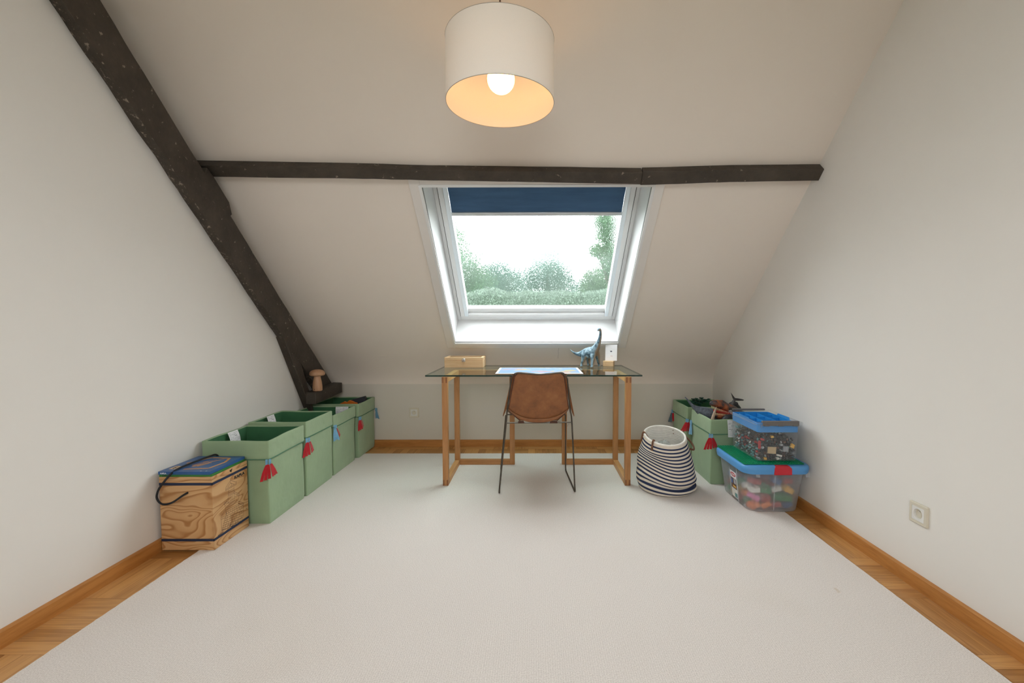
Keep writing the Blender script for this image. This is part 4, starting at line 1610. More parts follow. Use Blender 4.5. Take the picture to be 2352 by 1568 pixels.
# grey dinosaur lying belly up, tail tip in the air
g = thing('rubber_dinosaur', 'grey scaly rubber dinosaur tail up at the left of the toy bin', 'toy', (1.22, 3.12, 0.40))
P = [(1.055, 3.10, 0.568), (1.075, 3.10, 0.540), (1.105, 3.10, 0.505), (1.14, 3.10, 0.478), (1.19, 3.095, 0.452), (1.24, 3.085, 0.43), (1.275, 3.075, 0.40), (1.29, 3.07, 0.36)]
P[0] = (1.205 - 0.15, 3.10, 0.562)
sp_ = spline(P, 5)
rads = []
base_r = [0.003, 0.006, 0.010, 0.021, 0.043, 0.053, 0.052, 0.036]
for i in range(len(P) - 1):
    for k in range(5):
        rads.append(lerp(base_r[i], base_r[i + 1], k / 5))
rads.append(base_r[-1])
obj('body', B().tube([p_ + Vector((0.02, 0.06, -0.004)) for p_ in sp_], rads, 14), M['toy_grey'], g, sharp=80)
obj('foot', B().tube(spline([(1.275, 2.985, 0.415), (1.295, 2.98, 0.442), (1.325, 2.975, 0.452), (1.35, 2.972, 0.448), (1.362, 2.970, 0.436)], 4), [0.018, .021, .022, .022, .022, .022, .021, .021, .02, .019, .018, .018, .018, .017, .016, .012, .007], 10), M['toy_dark'], g)
b = B()
for k in range(3):
    b.lathe([(0, -0.010), (0.005, -0.002), (0.0055, 0.004), (0, 0.007)], 8, (1.345 + 0.010 * k, 2.957 + 0.003 * k, 0.443 - 0.003 * k), M=Matrix.Rotation(0.9, 4, 'X'))
obj('claw', b, M['toy_fin'], g)

# tyrannosaur head lying on its side, jaws open
tx = thing('tyrannosaur_toy', 'orange and black tyrannosaur toy with open toothed jaws in the toy bin', 'toy', (1.32, 3.07, 0.42))
up_ = spline([(1.196, 3.02, 0.530), (1.215, 3.025, 0.533), (1.245, 3.035, 0.526), (1.285, 3.05, 0.509), (1.325, 3.07, 0.487), (1.37, 3.09, 0.462), (1.42, 3.11, 0.43)], 5)
ra = []
rb_ = [0.014, 0.027, 0.036, 0.041, 0.046, 0.054, 0.054]
for i in range(6):
    for k in range(5):
        ra.append(lerp(rb_[i], rb_[i + 1], k / 5))
ra.append(rb_[-1])
jaw = B().tube([p_ + Vector((0.006, 0, 0.000)) for p_ in up_], ra, 16)
for i_, p_ in enumerate(jaw.v):        # flatten the underside of the snout into a jaw line, ridge the brow
    ax = up_[min(i_ // 16, len(up_) - 1)]
    d_ = p_.z - ax.z
    p_.z = ax.z + (d_ * 0.55 if d_ < 0 else d_ * (0.95 + 0.22 * math.exp(-((p_.x - 1.30) / 0.02) ** 2)))
obj('upper_jaw', jaw, M['trex'], tx, sharp=80)
lo_ = spline([(1.212, 3.000, 0.463), (1.24, 3.002, 0.455), (1.285, 3.012, 0.446), (1.335, 3.03, 0.434), (1.385, 3.06, 0.42)], 5)
ra = []
rb_ = [0.010, 0.017, 0.022, 0.027, 0.034]
for i in range(4):
    for k in range(5):
        ra.append(lerp(rb_[i], rb_[i + 1], k / 5))
ra.append(rb_[-1])
obj('lower_jaw', B().tube(lo_, ra, 12), M['trex'], tx, sharp=80)
obj('mouth', B().tube(spline([(1.225, 3.018, 0.490), (1.27, 3.026, 0.481), (1.32, 3.044, 0.462), (1.365, 3.066, 0.446)], 4), [.008, .011, .014, .017, .019, .021, .023, .025, .027, .028, .029, .030, .030], 10), M['toy_red'], tx)
b = B()
for k in range(13):
    t_ = k / 12
    q = Vector((lerp(1.200, 1.325, t_), lerp(2.992, 3.022, t_), lerp(0.518, 0.468, t_)))
    b.lathe([(0, -0.010), (0.0022, -0.003), (0.0032, 0.006), (0, 0.008)], 7, q)
    if k < 10:
        q2 = Vector((lerp(1.216, 1.306, k / 9), lerp(2.986, 2.996, k / 9), lerp(0.474, 0.462, k / 9)))
        b.lathe([(0, 0.008), (0.0018, 0.002), (0.0026, -0.005), (0, -0.007)], 7, q2)
obj('teeth', b, M['ivory'], tx)
obj('eye', B().lathe([(0, -0.005), (0.006, 0), (0, 0.005)], 10, (1.318, 3.026, 0.506)), M['ivory'], tx)
b = B()
pz = spline([(1.176, 2.948, 0.44), (1.185, 2.952, 0.475), (1.198, 2.957, 0.505), (1.205, 2.96, 0.525)], 5)
b.tube([p_ + Vector((0.018, 0.012, -0.004)) for p_ in pz], [lerp(0.0125, 0.003, k / (len(pz) - 1)) for k in range(len(pz))], 10)
tag(obj('toy_tusk', b, M['tusk'], None), 'tan curved tusk standing up between the grey dinosaur and the open jaws', 'toy')

# dark whale-like tail fin behind the boxes
fn = thing('toy_tail', 'dark grey rubber tail with forked fin sticking up behind the clear box', 'toy', (1.40, 3.12, 0.42))
obj('stalk', B().tube(spline([(1.400, 3.15, 0.40), (1.404, 3.15, 0.46), (1.408, 3.15, 0.50), (1.424, 3.15, 0.538)], 5), [lerp(0.024, 0.009, k / 15) for k in range(16)], 10), M['toy_fin'], fn)
b = B()
pts = [(1.398, 0.592), (1.410, 0.575), (1.428, 0.553), (1.452, 0.550), (1.478, 0.545), (1.493, 0.540), (1.486, 0.534), (1.455, 0.533), (1.424, 0.534), (1.412, 0.550)]
b.prism([(x, 3.146, z) for x, z in pts], [(x, 3.154, z) for x, z in pts])
obj('fin', b, M['toy_fin'], fn, bevel=0.002)
b = B().tube(spline([(1.385, 3.20, 0.44), (1.42, 3.20, 0.485), (1.46, 3.21, 0.49), (1.49, 3.22, 0.46)], 5), [0.02] * 6 + [0.026] * 5 + [0.018] * 5, 12)
tag(obj('rubber_toy', b, M['toy_dark'], None), 'black ridged rubber toy back behind the tyrannosaur jaws', 'toy')
b = B().tube(spline([(1.325, 2.962, 0.452), (1.345, 2.950, 0.468), (1.372, 2.946, 0.474), (1.40, 2.95, 0.466), (1.412, 2.96, 0.45)], 5), 0.0045, 8)
tag(obj('toy_hoop', b, M['ivory'], None), 'thin cream hoop over the rim of the toy bin', 'toy')

# green plastic plant clump in the corner bin
b = B()
rg = random.Random(5)
for k in range(46):
    a = rg.random() * 2 * PI
    q = Vector((1.345 + 0.06 * rg.uniform(-1, 1), 3.60 + 0.05 * rg.uniform(-1, 1), 0.425 + 0.04 * rg.random()))
    d_ = Vector((math.cos(a), math.sin(a), 0.5 * rg.random())) * 0.035
    s_ = Vector((-math.sin(a), math.cos(a), 0)) * 0.016
    b.prism([q, q + d_ * 0.5 + s_, q + d_, q + d_ * 0.5 - s_], [q + Vector((0, 0, .004)), q + d_ * 0.5 + s_ + Vector((0, 0, .009)), q + d_ + Vector((0, 0, .002)), q + d_ * 0.5 - s_ + Vector((0, 0, .009))])
b.tube([(1.345, 3.60, 0.25), (1.345, 3.60, 0.43)], 0.012, 8)
tag(obj('plastic_plant', b, M['toy_green'], None), 'glossy dark green plastic plant clump in the corner bin', 'toy')

# ------------------------------------------------------------------ plywood box with books
kx0, kx1, ky0, ky1, kh = -1.777, -1.5265, 2.058, 2.314, 0.3640
kb = thing('plywood_box', 'pine plywood box with printed tower and dark bands by the left wall', 'box', ((kx0 + kx1) / 2, (ky0 + ky1) / 2, 0.008))
obj('carcass', B().box(kx0, kx1, ky0, ky1, 0.0085, kh - 0.018), M['ply'], kb, bevel=0.0015)
obj('lid', B().box(kx0, kx1, ky0, ky1, kh - 0.0175, kh - 0.001), M['ply'], kb, bevel=0.0015)
e = 0.0006
for z in (0.052, 0.322):
    b = B()
    h2 = 0.0125
    b.box(kx0, kx1 + e, ky0 - e, ky0 + 0.001, z, z + h2)
    b.box(kx1 - 0.001, kx1 + e, ky0 - e, ky1, z, z + h2)
    obj('painted_band', b, M['navy'], kb)
b = B().prism([(kx1 + e, 2.178, 0.352), (kx1 + e, 2.200, 0.358), (kx1 + e, 2.192, 0.340)], [(kx1 - 0.002, 2.178, 0.352), (kx1 - 0.002, 2.200, 0.358), (kx1 - 0.002, 2.192, 0.340)])
obj('finger_notch', b, M['dark'], kb)
text('brand_lettering', 'KAPLA', 0.019, M['ink'], kb, frame((kx1 + 0.0004, 2.213, 0.2985), (0, 1, 0.0), (0, 0, 1)), bold=0.0010, squash=1.35)
# tower drawing: fine ink lines on the right face
LN = [
      (2.1829, 0.3119, 2.1827, 0.2871), (2.1835, 0.3021, 2.2269, 0.2769), (2.2272, 0.2826, 2.2252, 0.2658), (2.2252, 0.2658, 2.1464, 0.2635), (2.1464, 0.2635, 2.1499, 0.2784), (2.1499, 0.2784, 2.1835, 0.3014),
      (2.1494, 0.2691, 2.2266, 0.2711), (2.1614, 0.2741, 2.1828, 0.289), (2.1828, 0.289, 2.2097, 0.2715), (2.1892, 0.2848, 2.186, 0.2649), (2.1678, 0.2622, 2.1634, 0.2297), (2.2063, 0.2612, 2.2061, 0.2245),
      (2.1673, 0.2529, 2.2058, 0.2517), (2.1669, 0.2435, 2.2065, 0.2429), (2.1648, 0.236, 2.206, 0.2338), (2.1634, 0.2289, 2.1641, 0.1914), (2.1742, 0.2274, 2.175, 0.1908), (2.184, 0.227, 2.1843, 0.19),
      (2.1939, 0.2262, 2.1942, 0.1891), (2.2061, 0.2245, 2.2054, 0.1892), (2.1624, 0.2301, 2.2074, 0.2279), (2.1641, 0.1907, 2.2082, 0.1888), (2.2067, 0.2359, 2.2436, 0.21), (2.2439, 0.2157, 2.247, 0.1968),
      (2.2073, 0.226, 2.2415, 0.2029), (2.2413, 0.1991, 2.2379, 0.1788), (2.2092, 0.2078, 2.2405, 0.2064), (2.1618, 0.219, 2.1352, 0.1995), (2.1331, 0.2098, 2.162, 0.2018), (2.1326, 0.2006, 2.1698, 0.1948),
      (2.1302, 0.2053, 2.1399, 0.1882), (2.236, 0.1756, 2.2757, 0.1475), (2.2778, 0.1527, 2.2752, 0.1378), (2.2353, 0.1622, 2.2723, 0.139), (2.145, 0.1842, 2.2334, 0.1806), (2.142, 0.1779, 2.2416, 0.1714),
      (2.1414, 0.1668, 2.2497, 0.1582), (2.1399, 0.1882, 2.1388, 0.1679), (2.1362, 0.169, 2.1064, 0.1465), (2.1036, 0.1422, 2.1375, 0.1422), (2.1058, 0.1356, 2.1396, 0.1318), (2.1414, 0.1668, 2.1477, 0.1339),
      (2.1435, 0.1565, 2.2717, 0.1512), (2.1393, 0.147, 2.2711, 0.1383), (2.1351, 0.1375, 2.2704, 0.1254), (2.1309, 0.1281, 2.2697, 0.1125), (2.1268, 0.1187, 2.269, 0.0996), (2.1226, 0.1094, 2.2684, 0.0867),
      (2.1185, 0.1, 2.2677, 0.0738), (2.1143, 0.0907, 2.267, 0.0609), (2.1102, 0.0815, 2.2664, 0.048), (2.2715, 0.1473, 2.2722, 0.079), (2.1084, 0.1363, 2.1106, 0.0794), (2.1106, 0.0794, 2.1499, 0.0722),
      (2.1499, 0.0722, 2.1534, 0.0877), (2.1534, 0.0877, 2.1722, 0.0847), (2.1722, 0.0847, 2.1741, 0.0685), (2.1741, 0.0685, 2.2101, 0.0635), (2.2101, 0.0635, 2.2109, 0.0787), (2.2109, 0.0787, 2.2692, 0.0803),
      (2.1462, 0.1564, 2.1462, 0.1462), (2.1613, 0.1558, 2.1613, 0.1455), (2.1747, 0.1552, 2.1747, 0.1449), (2.1925, 0.1545, 2.1925, 0.144), (2.207, 0.1539, 2.207, 0.1434), (2.2204, 0.1533, 2.2205, 0.1428),
      (2.2391, 0.1525, 2.2391, 0.1419), (2.142, 0.1468, 2.142, 0.1366), (2.1649, 0.1453, 2.1649, 0.135), (2.1878, 0.1438, 2.1878, 0.1334), (2.2033, 0.1428, 2.2033, 0.1323), (2.2236, 0.1414, 2.2236, 0.1308),
      (2.2403, 0.1403, 2.2404, 0.1297), (2.2558, 0.1393, 2.2558, 0.1286), (2.1378, 0.1373, 2.1378, 0.1271), (2.1524, 0.136, 2.1524, 0.1257), (2.1773, 0.1337, 2.1773, 0.1234), (2.2014, 0.1316, 2.2014, 0.1211),
      (2.2257, 0.1294, 2.2257, 0.1188), (2.2504, 0.1272, 2.2504, 0.1165), (2.1336, 0.1278, 2.1336, 0.1177), (2.1495, 0.126, 2.1495, 0.1158), (2.1701, 0.1237, 2.1701, 0.1134), (2.1926, 0.1212, 2.1926, 0.1107),
      (2.2173, 0.1184, 2.2174, 0.1078), (2.243, 0.1155, 2.2431, 0.1048), (2.2572, 0.1139, 2.2572, 0.1031), (2.1294, 0.1184, 2.1294, 0.1082), (2.1502, 0.1156, 2.1502, 0.1053), (2.1691, 0.113, 2.1691, 0.1027),
      (2.1836, 0.1111, 2.1836, 0.1007), (2.2026, 0.1085, 2.2027, 0.098), (2.2163, 0.1067, 2.2163, 0.0961), (2.2428, 0.1031, 2.2428, 0.0924), (2.1252, 0.109, 2.1252, 0.0988), (2.1442, 0.106, 2.1442, 0.0958),
      (2.1601, 0.1035, 2.1601, 0.0932), (2.1849, 0.0997, 2.1849, 0.0892), (2.2054, 0.0965, 2.2054, 0.086), (2.2308, 0.0925, 2.2309, 0.0819), (2.2563, 0.0886, 2.2564, 0.0778), (2.1211, 0.0996, 2.1211, 0.0895),
      (2.1382, 0.0966, 2.1382, 0.0864), (2.1581, 0.0931, 2.1581, 0.0828), (2.1761, 0.0899, 2.1761, 0.0795), (2.1904, 0.0874, 2.1905, 0.0769), (2.2071, 0.0844, 2.2071, 0.0739), (2.2315, 0.0802, 2.2315, 0.0695),
      (2.2448, 0.0778, 2.2449, 0.0671), (2.2584, 0.0754, 2.2584, 0.0647), (2.1169, 0.0902, 2.1169, 0.0801), (2.1321, 0.0872, 2.1321, 0.0771), (2.1511, 0.0835, 2.1511, 0.0733), (2.1695, 0.08, 2.1695, 0.0696),
      (2.1863, 0.0767, 2.1863, 0.0662), (2.213, 0.0714, 2.213, 0.0609), (2.2284, 0.0684, 2.2284, 0.0578), (2.2472, 0.0648, 2.2472, 0.054),
]


def face(s_, t_):
    return Vector((kx1 + 0.0005, lerp(ky0, ky1, s_), t_))


b = B()
for ya, za, yb_, zb_ in LN:
    p0, p1 = Vector((kx1 + 0.0005, ya, za)), Vector((kx1 + 0.0005, yb_, zb_))
    d_ = (p1 - p0)
    if d_.length < 1e-6:
        continue
    s_ = Vector((1, 0, 0)).cross(d_.normalized()) * 0.0006
    b.add([p0 - s_, p1 - s_, p1 + s_, p0 + s_], [(0, 1, 2, 3)])
obj('tower_drawing', b, M['ink'], kb, smooth=False, fixn=False)
for s0, s1, z in ((0.10, 0.24, 0.053 + 0.012), (0.46, 0.68, 0.066), (0.92, 0.96, 0.108)):
    b = B()
    s_ = s0
    while s_ < s1:
        p0, p1 = face(s_, z + 0.012 * (s_ - s0)), face(s_ + 0.014, z + 0.012 * (s_ - s0) + 0.004)
        b.add([(p0.x, p0.y, p0.z), (p0.x, p1.y, p0.z), (p0.x, p1.y, p1.z), (p0.x, p0.y, p1.z)], [(0, 1, 2, 3)])
        s_ += 0.022
    obj('small_print', b, M['ink'], kb, smooth=False, fixn=False)
# rope handle: out of the near face, over the books, down behind
rope = spline([(-1.6415, 2.070, 0.289), (-1.652, 2.040, 0.281), (-1.694, 2.026, 0.252), (-1.735, 2.022, 0.247), (-1.757, 2.020, 0.275), (-1.752, 2.022, 0.310), (-1.733, 2.030, 0.345), (-1.712, 2.052, 0.381), (-1.708, 2.10, 0.3935), (-1.705, 2.2, 0.3950), (-1.698, 2.28, 0.3955), (-1.69, 2.314, 0.393), (-1.68, 2.3225, 0.375), (-1.67, 2.3225, 0.34), (-1.665, 2.312, 0.31)], 6)
obj('rope_handle', B().tube(rope, 0.0047, 8), M['cord'], kb)

# books on the box
zb = kh
gb = thing('book', 'green booklet lying under the blue one on the plywood box', 'book', (-1.65, 2.18, zb), 'booklets on the plywood box')
Mg = Matrix.Translation((-1.652, 2.184, zb - 0.0004)) @ Matrix.Rotation(0.01, 4, 'Z')
obj('cover', B().box(-0.123, 0.123, -0.126, 0.122, 0, 0.0105, M=Mg), M['greenbook'], gb, bevel=0.0008)
text('spine_lettering', 'KAPLA', 0.008, M['ink'], gb, Mg @ frame((-0.108, -0.1262, 0.0022), (1, 0, 0), (0, 0, 1)), extrude=0.0001, bold=0.0003)
bb_ = thing('book', 'blue booklet with orange plank design on top of the plywood box', 'book', (-1.655, 2.18, zb + 0.011), 'booklets on the plywood box')
Mb = Matrix.Translation((-1.654, 2.182, zb + 0.0103)) @ Matrix.Rotation(-0.012, 4, 'Z')
obj('cover', B().box(-0.123, 0.123, -0.127, 0.122, 0, 0.0145, M=Mb), M['bluebook'], bb_, bevel=0.0008)
text('spine_lettering', 'KAPLA', 0.0095, M['paper'], bb_, Mb @ frame((-0.112, -0.1272, 0.003), (1, 0, 0), (0, 0, 1)), extrude=0.0001, bold=0.0003)
b = B()
zt_ = 0.0146
hexo = [(-0.030, -0.090), (0.080, -0.075), (0.092, 0.02), (0.070, 0.085), (-0.03, 0.095), (-0.088, 0.0)]
for i in range(6):
    p0, p1 = Vector(hexo[i]), Vector(hexo[(i + 1) % 6])
    if i == 5:
        continue
    d_ = (p1 - p0).normalized()
    s_ = Vector((-d_.y, d_.x)) * 0.006
    q = [p0 - s_, p1 - s_, p1 + s_, p0 + s_]
    b.prism([Mb @ Vector((v.x, v.y, zt_)) for v in q], [Mb @ Vector((v.x, v.y, zt_ + 0.0003)) for v in q])
for p0, p1, w_ in (((-0.02, -0.05), (0.05, 0.075), 0.007), ((-0.035, -0.03), (0.0, 0.03), 0.004), ((0.0, -0.045), (0.03, 0.01), 0.005), ((-0.02, 0.02), (0.02, 0.06), 0.003)):
    p0, p1 = Vector(p0), Vector(p1)
    d_ = (p1 - p0).normalized()
    s_ = Vector((-d_.y, d_.x)) * w_
    q = [p0 - s_, p1 - s_ * 0.4, p1 + s_ * 0.4, p0 + s_]
    b.prism([Mb @ Vector((v.x, v.y, zt_)) for v in q], [Mb @ Vector((v.x, v.y, zt_ + 0.0004)) for v in q])
obj('plank_design', b, M['orangeprint'], bb_, smooth=False)
b = B().box(-0.104, -0.074, -0.090, -0.044, zt_, zt_ + 0.0004, M=Mb)
tl_ = obj('title_tile', b, M['pine'], bb_)
text('title', 'ART', 0.019, M['ink'], bb_, Mb @ frame((-0.081, -0.086, zt_ + 0.0006), (0, 1, 0), (-1, 0, 0)), extrude=0.0001, bold=0.0006)
b = B().box(0.070, 0.078, -0.118, -0.115, zt_, zt_ + 0.0003, M=Mb).box(0.098, 0.100, -0.120, -0.110, zt_, zt_ + 0.0003, M=Mb)
obj('corner_mark', b, M['paper'], bb_)

# ------------------------------------------------------------------ striped rope basket
bk = thing('rope_basket', 'navy and cream striped rope basket with leather handles right of the desk', 'basket', (0.855, 2.87, 0.008))
NC = 15                                   # navy coils
NP = 96


def bwall(t_, a, off=0.0):
    """t: 0 floor .. 1 rim; a: angle"""
    # profile of the sagging wall
    r = [0.165, 0.184, 0.186, 0.178, 0.180, 0.176, 0.168, 0.160, 0.150, 0.142, 0.134]
    k = t_ * 10
    i = min(int(k), 9)
    rad = lerp(r[i], r[i + 1], k - i)
    c_ = Vector((lerp(0.857, 0.832, t_ ** 1.2), lerp(2.868, 2.818, t_ ** 1.3), 0))
    ca, sa = math.cos(a), math.sin(a)
    # height: rim tips towards the viewer, lower coils fan out at the left front
    z = 0.009 + 0.362 * t_
    z -= 0.036 * (-sa) * t_ * (1 if sa < 0 else 0.75)
    fanl = max(0.0, math.cos(a - math.radians(200))) ** 2
    z += 0.066 * fanl * math.sin(PI * min(1, t_ * 1.25)) ** 1.0 * (0.8 if t_ < 0.8 else 0.8)
    # crease low on the front right
    fr_ = max(0.0, math.cos(a - math.radians(290))) ** 0.7
    cre = math.exp(-((t_ - 0.155) / 0.035) ** 2)
    rad -= 0.030 * cre * fr_
    rad += 0.013 * math.exp(-((t_ - 0.27) / 0.08) ** 2) * fr_
    rad += 0.012 * math.exp(-((t_ - 0.08) / 0.05) ** 2) * max(0, math.cos(a - math.radians(340)))
    rib = 0.0030 * abs(math.sin(PI * t_ * NC * 2))
    rad = rad + rib + off
    rx, ry = 1.0 - 0.03 * t_, 1.0
    return c_ + Vector((rad * ca * rx, rad * sa * ry, max(0.009, z)))


NT = NC * 8
R = [[bwall(k / NT, 2 * PI * i / NP) for i in range(NP)] for k in range(NT + 1)]
b = B().rings(R, caps=(True, False))
bo = obj('wall', b, M['rope'], bk, sharp=80)
uvl = bo.data.uv_layers.new(name='coil')
nv = NP
for poly in bo.data.polygons:
    ids = [bo.data.loops[li].vertex_index for li in poly.loop_indices]
    wrap = (max(i % nv for i in ids) - min(i % nv for i in ids)) > nv / 2
    for li in poly.loop_indices:
        vi = bo.data.loops[li].vertex_index
        k, i = divmod(vi, nv)
        if wrap and i == 0:
            i = nv
        uvl.data[li].uv = (i / nv, (k / NT) * NC - 0.15 if k / NT < 0.965 else NC - 0.9)
R = [[bwall(k / NT, 2 * PI * i / NP, -0.009) for i in range(NP)] for k in range(NT, int(NT * 0.12), -1)]
obj('lining', B().rings(R, caps=(False, True)), M['rope_white'], bk, sharp=80)
rimp = [bwall(1, 2 * PI * i / NP, -0.0045) for i in range(NP)]
obj('rim_coil', B().tube(rimp, 0.0065, 10, loop=True), M['rope_white'], bk)
for a0, a1, nm in ((math.radians(172), math.radians(222), 1), (math.radians(-24), math.radians(20), 2)):
    P = []
    if nm == 1:      # strap hooked over the rim at the left front, loop falling inside
        P = [bwall(0.86, a0, 0.005), bwall(0.93, a0, 0.006), bwall(1.0, a0, 0.003) + Vector((0, 0, 0.010)), bwall(0.985, a0 + 0.1, -0.018)]
        P += [bwall(0.93, lerp(a0, a1, 0.4), -0.030), bwall(0.88, lerp(a0, a1, 0.75), -0.030)]
        P += [bwall(0.93, a1 - 0.05, -0.020), bwall(1.0, a1, -0.010) + Vector((0, 0, 0.008)), bwall(1.0, a1, 0.004) + Vector((0, 0, 0.008)), bwall(0.93, a1, 0.007), bwall(0.85, a1, 0.005)]
    else:            # strap hanging outside on the right
        P = [bwall(1.0, a1, 0.004) + Vector((0, 0, 0.003)), bwall(0.95, a1, 0.010), bwall(0.86, lerp(a0, a1, .7), 0.028), bwall(0.80, lerp(a0, a1, .45), 0.034), bwall(0.78, lerp(a0, a1, .2), 0.024), bwall(0.82, a0, 0.008)]
    obj('handle', B().tube(spline(P, 6), 0.0062, 8), M['strap'], bk)
b = B()
for z in (0.90, 0.96):
    b.lathe([(0, -0.002), (0.0035, 0), (0, 0.002)], 10, bwall(z, math.radians(48), -0.011), M=Matrix.Rotation(PI / 2, 4, 'X'))
obj('rivet', b, M['strap'], bk)
# crumpled clear bag inside


def bagf(u_, v_):
    a = 2 * PI * u_
    ph = PI * v_
    d_ = Vector((math.sin(ph) * math.cos(a), math.sin(ph) * math.sin(a), math.cos(ph)))
    q = d_ * (0.048 + 0.030 * mnoise.noise(d_ * 2.3 + Vector((4, 1, 2))) + 0.012 * mnoise.noise(d_ * 7))
    return Vector((0.835, 2.855, 0.272)) + Vector((q.x, q.y, q.z * 0.9))


tag(obj('plastic_bag', B().grid(30, 18, bagf), M['bag'], None, sharp=15), 'crumpled clear plastic bag inside the striped rope basket', 'bag')

# ------------------------------------------------------------------ storage boxes at the right
big = thing('storage_box', 'frosted storage box of large toy bricks with blue lid and red clip', 'storage box', (1.37, 2.66, 0.008), 'plastic storage boxes')


def tap(z, x0, x1, y0, y1, r, inset=0.0):
    return rrect(x0 + inset, x1 - inset, y0 + inset, y1 - inset, r, z, 6, 8)


zb0, zb1 = 0.0085, 0.243
def bigring(z, ins=0.0):
    t_ = (z - zb0) / (zb1 - zb0)
    return tap(z, lerp(1.222, 1.193, t_), lerp(1.508, 1.536, t_), lerp(2.484, 2.464, t_), lerp(2.850, 2.868, t_), 0.055, ins)


R = [bigring(zb0, 0.008), bigring(zb0 + 0.003, 0.002), bigring(zb0 + 0.010)] + [bigring(lerp(zb0 + 0.010, zb1, k / 6)) for k in range(1, 7)]
obj('tub', B().rings(R, caps=(True, False)), M['frosted'], big, sharp=50)
for x, y in ((1.355, 2.4655), ):
    b = B().prism([(x, y + 0.012, 0.02), (x + 0.004, y + 0.012, 0.02), (x + 0.004, y - 0.0005, 0.235), (x, y - 0.0005, 0.235)],
            [(x, y + 0.016, 0.02), (x + 0.004, y + 0.016, 0.02), (x + 0.004, y + 0.004, 0.235), (x, y + 0.004, 0.235)])
    obj('rib', b, M['frosted'], big)
for x0 in (1.243, 1.521):
    obj('hand_tab', B().box(x0, x0 + 0.022, 2.458, 2.463, 0.218, 0.243), M['frosted'], big)
for y0 in (2.60, 2.70):
    b = B().prism([(1.214, y0, 0.02), (1.214, y0 + 0.004, 0.02), (1.1925, y0 + 0.004, 0.235), (1.1925, y0, 0.235)],
            [(1.218, y0, 0.02), (1.218, y0 + 0.004, 0.02), (1.1965, y0 + 0.004, 0.235), (1.1965, y0, 0.235)])
    obj('rib', b, M['frosted'], big)
R = [tap(0.238, 1.176, 1.558, 2.450, 2.880, 0.062), tap(0.262, 1.172, 1.560, 2.446, 2.884, 0.062), tap(0.276, 1.174, 1.558, 2.448, 2.882, 0.060),
     tap(0.283, 1.180, 1.552, 2.454, 2.876, 0.056), tap(0.2845, 1.190, 1.542, 2.464, 2.866, 0.05)]
obj('lid', B().rings(R), M['lid'], big, sharp=50)
b = B().prism([(1.338, 2.442, 0.236), (1.437, 2.442, 0.236), (1.436, 2.442, 0.272), (1.425, 2.449, 0.2855), (1.349, 2.449, 0.2855), (1.339, 2.442, 0.272)],
              [(1.338, 2.452, 0.236), (1.437, 2.452, 0.236), (1.436, 2.452, 0.272), (1.425, 2.475, 0.2862), (1.349, 2.475, 0.2862), (1.339, 2.452, 0.272)])
obj('clip', b, M['clip_red'], big, bevel=0.003)
# pictured label on the side facing the room
lab = thing('box_label', None, None)
lab.parent = big
bpy.data.objects.remove(lab)
xs_l = lambda z: lerp(1.222, 1.193, (z - zb0) / (zb1 - zb0)) - 0.0012


def lq(b, y0, y1, z0, z1, off, m=0):
    b.prism([(xs_l(z0) - off, y0, z0), (xs_l(z0) - off, y1, z0), (xs_l(z1) - off, y1, z1), (xs_l(z1) - off, y0, z1)],
            [(xs_l(z0) - off - .0003, y0, z0), (xs_l(z0) - off - .0003, y1, z0), (xs_l(z1) - off - .0003, y1, z1), (xs_l(z1) - off - .0003, y0, z1)], m)


b = B()
lq(b, 2.612, 2.692, 0.030, 0.190, 0.0)
lb = obj('product_label', b, M['paper'], big, smooth=False)
b = B()
lq(b, 2.617, 2.688, 0.034, 0.082, 0.0006, 0)
lq(b, 2.617, 2.650, 0.034, 0.060, 0.0010, 1)
lq(b, 2.617, 2.688, 0.084, 0.148, 0.0006, 2)
lq(b, 2.622, 2.650, 0.116, 0.146, 0.0010, 3)
lq(b, 2.624, 2.664, 0.092, 0.104, 0.0012, 4)
lq(b, 2.664, 2.684, 0.112, 0.140, 0.0010, 5)
obj('picture', b, [M['brick_white'], M['brick_teal'], M['brick_brown'], M['brick_light grey'], M['brick_yellow'], M['brick_blue']], lb, smooth=False)
b = B()
ov = [(2.652 + 0.034 * math.cos(a * PI / 16), 0.171 + 0.0125 * math.sin(a * PI / 16)) for a in range(32)]
b.prism([(xs_l(z) - 0.0006, y, z) for y, z in ov], [(xs_l(z) - 0.0009, y, z) for y, z in ov])
obj('red_oval', b, M['clip_red'], lb, smooth=False)
text('brand_lettering', 'CURVER', 0.0135, M['paper'], lb, frame((xs_l(0.171) - 0.0014, 2.652, 0.1665), (0, -1, 0), (0, 0, 1)), extrude=0.0001, bold=0.0004, squash=0.9, align='CENTER')

# baseplate on the lid
b = B()
bpz = 0.2868
Mbp = Matrix.Translation((1.355, 2.668, bpz))
hx, hy = 0.172, 0.192
b.rings([[Mbp @ q for q in rrect(-hx, hx, -hy, hy, 0.012, z, 3, 1)] for z in (0, 0.0032)])
ns = 24
for i in range(22):
    for j in range(ns):
        x, y = -hx + 0.0078 + i * (2 * hx - 0.0156) / 21, -hy + 0.0078 + j * (2 * hy - 0.0156) / (ns - 1)
        rr_ = 0.0036
        P = [Mbp @ Vector((x + rr_ * math.cos(2 * PI * k / 8), y + rr_ * math.sin(2 * PI * k / 8), z)) for z in (0.0030, 0.0062) for k in range(8)]
        b.add(P, [tuple(range(8, 16))] + [(k, (k + 1) % 8, 8 + (k + 1) % 8, 8 + k) for k in range(8)])
tag(obj('baseplate', b, M['plate'], None, sharp=30), 'green studded baseplate lying between the two storage boxes', 'baseplate')

# clear box on top
cz0, cz1 = 0.2935, 0.520
cb = thing('storage_box', 'clear storage box of small bricks with blue divided tray on the baseplate', 'storage box', (1.387, 2.675, cz0), 'plastic storage boxes')


